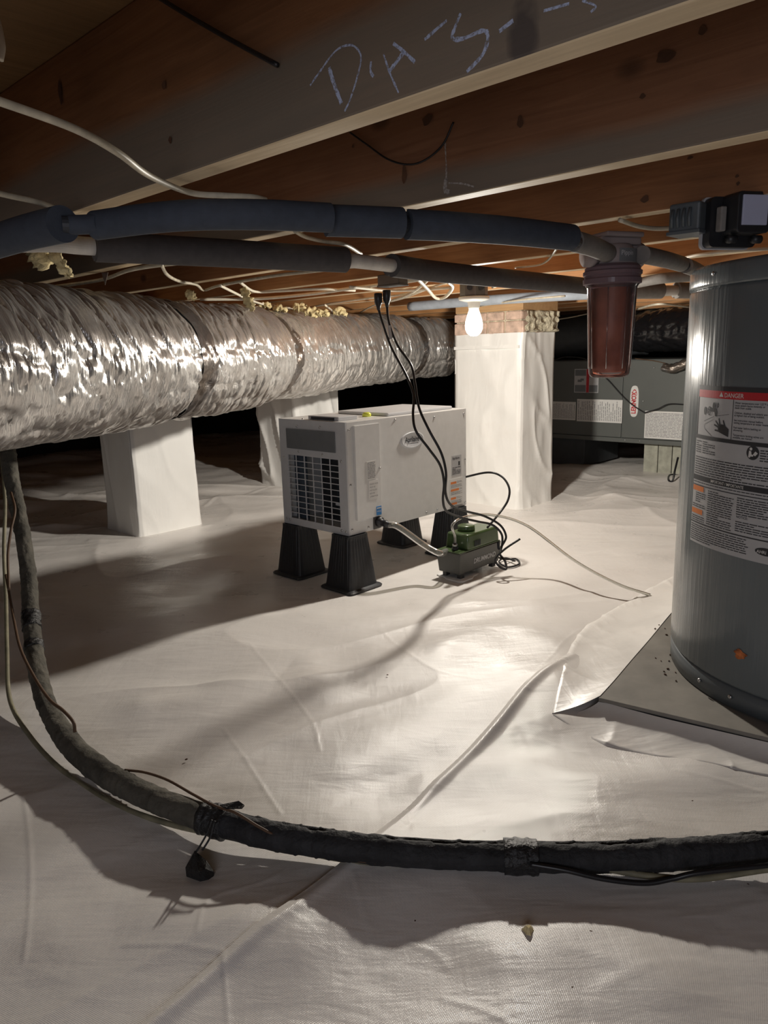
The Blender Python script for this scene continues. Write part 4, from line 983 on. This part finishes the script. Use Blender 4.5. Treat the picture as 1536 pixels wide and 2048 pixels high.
# ------------------------------------------------------------------ cables under the joists
def cz(L, z=1.022): return [PZ(x, y, z if len(q) == 2 else q[2]) for q in L for x, y in [q[:2]]]
CB = [([(-120, 165), (0, 203), (150, 258), (235, 305), (300, 352), (380, 385), (450, 391), (505, 394), (531, 400)], .0042, 'cable', 'beige cable drooping across the nearest joist, upper left', 1.026),
      ([(-120, 355), (0, 387), (90, 408), (150, 434), (172, 438), (195, 428)], .0042, 'cable', 'beige cable meeting the dark pipe at the left edge', 1.026),
      ([(590, 462), (612, 474), (650, 483), (690, 489), (722, 508)], .0042, 'cable', 'beige cable between the two insulated pipes, centre', 1.03),
      ([(1115, 495), (1096, 520), (1075, 530), (1030, 535)], .003, 'cable', 'thin pale cable stapled to the joist below the upper pipe, right of centre', 1.03),
      ([(1240, 440), (1275, 452), (1310, 457), (1350, 456)], .0045, 'cable', 'beige cable entering the blue-grey junction box', 1.03),
      ([(1360, 518), (1400, 509), (1460, 502), (1560, 496)], .0045, 'cableb', 'pale cable just above the top of the water heater', 1.03),
      ([(100, 575), (200, 560), (260, 540), (330, 529), (430, 520)], .005, 'cable', 'dusty cable over the foil duct at the left, below the lower pipe', 1.025),
      ([(322, 528), (335, 550), (360, 563), (392, 569), (408, 580), (440, 571), (540, 553), (640, 541), (760, 527)], .0045, 'cable', 'kinked beige cable rising to the lower pipe above the duct', 1.02),
      ([(400, 599), (520, 597), (620, 588), (700, 577), (790, 566), (860, 556)], .006, 'cableb', 'thick bright cable running above the duct to the outlet box', 1.02),
      ([(440, 571), (470, 586), (500, 600), (540, 612), (580, 616)], .0045, 'cableb', 'bright cable crossing the others above the duct', 1.015),
      ([(480, 565), (510, 583), (560, 582), (640, 578), (710, 581)], .0045, 'cableb', 'pale cable waving behind the foam lumps above the duct', 1.022),
      ([(525, 606), (590, 618), (660, 607), (740, 596), (800, 590), (870, 575)], .0045, 'cableb', 'bright cable lowest above the duct, near the plugs', 1.02),
      ([(650, 610), (665, 622), (672, 632)], .004, 'cableb', 'short bright cable end above the duct', 1.0),
      ([(720, 625), (750, 610), (800, 598), (850, 580), (900, 562)], .004, 'cableb', 'thin bright cable sloping up beside the plugs', 1.02),
      ([(700, 574), (780, 581), (860, 578), (905, 575)], .005, 'cableb', 'bright cable passing the outlet box to the lampholder', 1.01),
      ([(833, 555), (855, 578), (872, 596), (890, 594), (905, 575), (895, 562)], .006, 'cableb', 'thick bright cable loop left of the lampholder', 1.0),
      ([(862, 553), (842, 572), (815, 590), (780, 602)], .005, 'cableb', 'bright cable crossing the loop left of the lampholder', 1.01),
      ([(985, 575), (1010, 568), (1060, 560)], .004, 'cableb', 'bright cable leaving the lampholder on its right', 1.02),
      ([(1275, 618), (1320, 608), (1380, 614)], .006, 'cableb', 'bright cable far back between filter and water heater', 1.0),
      ([(960, 612), (1040, 600), (1130, 592)], .004, 'cable', 'thin cable above the brick pillar', 1.0)]
for px, r, m, lab, z_ in CB: cable('cable', [PZ(x, y, z_) for x, y in px], r, m, lab)
cable('black_cable', [PP(x, y, W(0, JB(0)-.006), eB) for x, y in ((300, -15), (325, 0), (400, 45), (480, 90), (555, 130))], .0028, 'blackc', 'straight thin black cable on the side of the nearest joist', 'cable')
cable('black_cable', [PP(x, y, W(0, JB(1)-.004), eB) for x, y in ((700, 265), (735, 290), (775, 318), (815, 329), (850, 320), (885, 290), (907, 244))], .0016, 'blackc', 'thin dark wire hanging in an arc on the second joist', 'wire')
cable('bare_wire', [PP(x, y, W(0, 1.2), eB) for x, y in ((528, 375), (532, 385), (530, 395), (536, 402))], .0015, 'screw', 'small twisted metal wire end above the upper pipe', 'wire')
o = cable('white_cord', [PD(x, y, .85) for x, y in ((-6, 40), (1, 70), (4, 95), (0, 120))], .004, 'cableb', 'pale object edge at the very top left corner', 'cord')

# insulation lumps
def lump(pts, r, name, lab, seed, m='fiber'):
    P = cr(pts, 7); n = 14; mb = MB(); rad = [r*(.35+.65*math.sin(math.pi*min(1, (i+.6)/(len(P))))) for i in range(len(P))]
    mb.tube(P, rad, n, disp=lambda s, a: r*1.1*(float(vn(s*120, a*2.2, seed))-.55)+r*.6*(float(vn(s*380, a*5, seed+1))-.5))
    o = obj(name, mb, m, smooth=True); tag(o, lab, 'insulation', 'insulation scraps'); return o
D = lambda L, d: [PD(x, y, d) for x, y in L]
lump(D([(72, 488), (85, 510), (98, 528)], 1.42), .022, 'foam_scrap', 'yellow foam scrap hanging under the dark pipe at the left', 3)
lump(D([(100, 492), (112, 515), (125, 535), (139, 554)], 1.40), .011, 'foam_scrap', 'pointed yellow foam sliver hanging beside the larger yellow scrap', 5)
lump(D([(486, 576), (492, 592), (500, 608), (506, 622)], 2.3), .014, 'foam_scrap', 'pale foam lump dangling among the cables above the duct', 7)
lump(D([(372, 586), (382, 590), (390, 598)], 2.2), .012, 'foam_scrap', 'small pale lump on top of the duct, left', 9)
for i, (x, y, r, lab) in enumerate(((560, 620, .014, 'left'), (600, 617, .018, 'second from left'), (622, 626, .020, 'middle'), (645, 628, .016, 'second from right'), (680, 626, .016, 'rightmost'), (530, 612, .012, 'leftmost small'))):
    lump(D([(x-14, y), (x, y-3), (x+15, y+3)], 3.2), r, 'insulation_tuft', 'yellow insulation tuft on top of the duct, %s of the row' % lab, 20+i)
o = obj('foil_scrap', MB().prism([PD(203, 545, 1.75), PD(216, 545, 1.75), PD(210, 570, 1.75)], (0, .002, 0)), 'foilband'); tag(o, 'small grey triangular scrap hanging over the duct at the left', 'scrap')

# ------------------------------------------------------------------ taped line set in the foreground
HP = [(8, 780, 2.22), (14, 880, 2.18), (24, 960, 2.12), (44, 1060, 2.06), (58, 1160, 1.98), (62, 1230, 1.9), (70, 1310, 1.78), (90, 1400, 1.655), (135, 1480, 1.525), (200, 1540, 1.42), (290, 1590, 1.33), (380, 1625, 1.267), (480, 1655, 1.227), (600, 1680, 1.194), (768, 1700, 1.169), (920, 1710, 1.167), (1050, 1714, 1.157), (1200, 1714, 1.15), (1350, 1708, 1.144), (1536, 1694, 1.142), (1700, 1680, 1.142), (1950, 1640, 1.142)]
HPw = [PD(*q) for q in HP]; org = np.array([HPw[14][0], HPw[14][1], 0.])
t = thing('refrigerant_line', 'black foam covered pipe bundle with taped wires curving across the foreground floor', 'pipe', org)
P = cr([p-org for p in HPw], 16); Lh = np.r_[0, np.cumsum(np.linalg.norm(np.diff(P, axis=0), axis=1))]
def hcut(s0, s1, n): ss = np.linspace(s0, s1, n); return np.stack([np.interp(ss, Lh, P[:, i]) for i in range(3)], 1)
def hx(px):   # arc length where the bundle passes a photo column beyond the bend
    i = min(range(len(HP)), key=lambda k: abs(HP[k][0]-px)); 
    k = next(j for j in range(9, len(HP)-1) if HP[j+1][0] >= px); f = (px-HP[k][0])/(HP[k+1][0]-HP[k][0]); return Lh[int(round((k+f)*16))]
def crack(seed, depth, start=0, jag=.25):
    def d(s, a):
        c = R_(118)+jag*(float(vn(s*22, 1, seed))-.5)*2+.25*(float(vn(s*90, 3, seed))-.5); w = .10+.12*float(vn(s*30, 5, seed))
        e = ((a-c+math.pi) % (2*math.pi))-math.pi
        g = -depth*math.exp(-(e/w)**2)*(1 if s > start else 0)*min(1, 2.2*float(vn(s*14, 9, seed)))
        return g+.0022*(float(vn(s*60, a*3, seed+2))-.5)+.002*(float(vn(s*9, a*1, seed+3))-.5)+.0016*(1-min(1, abs(float(vn(s*35, 8, seed))-.5)*9))
    return d
s430, s1045 = hx(430), hx(1045)
s_left = Lh[int(7.6*16)]
SEGS = [(0, s_left, 'dustfoam', .0205, 0), (s_left-.002, s430, 'dustfoam', .0225, .0), (s430, s1045-.012, 'blackfoam', .0225, .013), (s1045+.014, Lh[-1], 'blackfoam', .0235, .015)]
for i, (s0, s1, m, r, dep) in enumerate(SEGS):
    n = int((s1-s0)*330); o = obj('foam_sleeve', MB().tube(hcut(s0, s1, n), r, 44, disp=crack(60+i, dep, .04)), m, t, smooth=True)
def wrap(s0, s1, r, name='tape_wrap', seed=1, m='tape'):
    return obj(name, MB().tube(hcut(s0, s1, 22), r, 30, disp=lambda s, a: .004*(float(vn(s*160, a*3, seed))-.5)+.003*(float(vn(s*60, a*1.2, seed+1))-.4)), m, t, smooth=True)
wrap(s430-.022, s430+.024, .0275, seed=4); wrap(s1045-.026, s1045+.026, .0262, seed=8)
sL1 = Lh[int(5.2*16)]; wrap(sL1-.03, sL1+.03, .0225, seed=12); wrap(sL1+.09, sL1+.115, .0225, seed=15)
def hw(L, r, m, name, lab=None, n=8):
    return obj(name, MB().tube(cr([PD(*q)-org for q in L], 12), r, n), m, t, smooth=True, label=lab)
hw([(2, 900, 2.3), (10, 1000, 2.2), (8, 1100, 2.1), (12, 1200, 2.0), (14, 1300, 1.86), (20, 1400, 1.72), (62, 1475, 1.60), (130, 1545, 1.475), (230, 1608, 1.362), (330, 1645, 1.295), (430, 1668, 1.256), (560, 1693, 1.22), (700, 1720, 1.182), (860, 1727, 1.163), (1000, 1724, 1.145), (1060, 1722, 1.14), (1180, 1732, 1.138), (1300, 1752, 1.125), (1400, 1757, 1.118), (1536, 1738, 1.115), (1700, 1720, 1.11)], .0052, 'tan', 'thin_cable')
hw([(12, 1150, 2.02), (28, 1240, 1.86), (42, 1300, 1.74), (72, 1360, 1.63), (100, 1400, 1.56), (125, 1420, 1.53), (146, 1443, 1.50), (150, 1464, 1.50)], .0035, 'copper', 'control_wire')
hw([(22, 985, 2.08), (30, 1020, 2.03), (22, 1060, 2.0), (16, 1110, 1.98), (18, 1180, 1.92)], .0035, 'copper', 'control_wire')
hw([(250, 1540, 1.385), (290, 1545, 1.365), (335, 1560, 1.335), (385, 1588, 1.28), (430, 1612, 1.238), (470, 1625, 1.215), (520, 1655, 1.195), (580, 1685, 1.18), (640, 1702, 1.17), (720, 1722, 1.16), (800, 1720, 1.155), (860, 1720, 1.15)], 0.0024, 'copper', 'control_wire')
hw([(1060, 1728, 1.13), (1130, 1740, 1.12), (1210, 1758, 1.115), (1290, 1766, 1.112), (1345, 1757, 1.11), (1400, 1745, 1.105), (1536, 1730, 1.10), (1700, 1710, 1.1)], .0042, 'blackc', 'control_wire')
# hanging tape tail with crumpled flag
for L in ([(424, 1640, 1.19), (415, 1665, 1.19), (398, 1695, 1.19), (390, 1706, 1.19)], [(430, 1642, 1.19), (420, 1675, 1.185), (405, 1700, 1.185)]): hw(L, .0018, 'tape', 'tape_string', None, 6)
F = lambda *q: [PD(x, y, d)-org for x, y, d in q]
mb = MB()
a = F((390, 1702, 1.19), (412, 1722, 1.18), (428, 1745, 1.175), (424, 1765, 1.17), (402, 1772, 1.165), (374, 1752, 1.175), (372, 1735, 1.18), (398, 1744, 1.150), (410, 1738, 1.158))
mb.add(a, [(0, 1, 8), (1, 2, 8), (2, 3, 7, 8), (3, 4, 7), (4, 5, 7), (5, 6, 7), (6, 0, 7), (0, 8, 7)])
o = obj('tape_tail', mb, 'tape', t); s_ = o.modifiers.new('s', 'SOLIDIFY'); s_.thickness = .0012
a = F((440, 1612, 1.225), (478, 1604, 1.225), (489, 1612, 1.22), (484, 1618, 1.215), (452, 1618, 1.215))
o = obj('tape_tail', MB().add(a, [(0, 1, 2, 3, 4)]), 'tape', t); s_ = o.modifiers.new('s', 'SOLIDIFY'); s_.thickness = .003
bpy.context.view_layer.update()
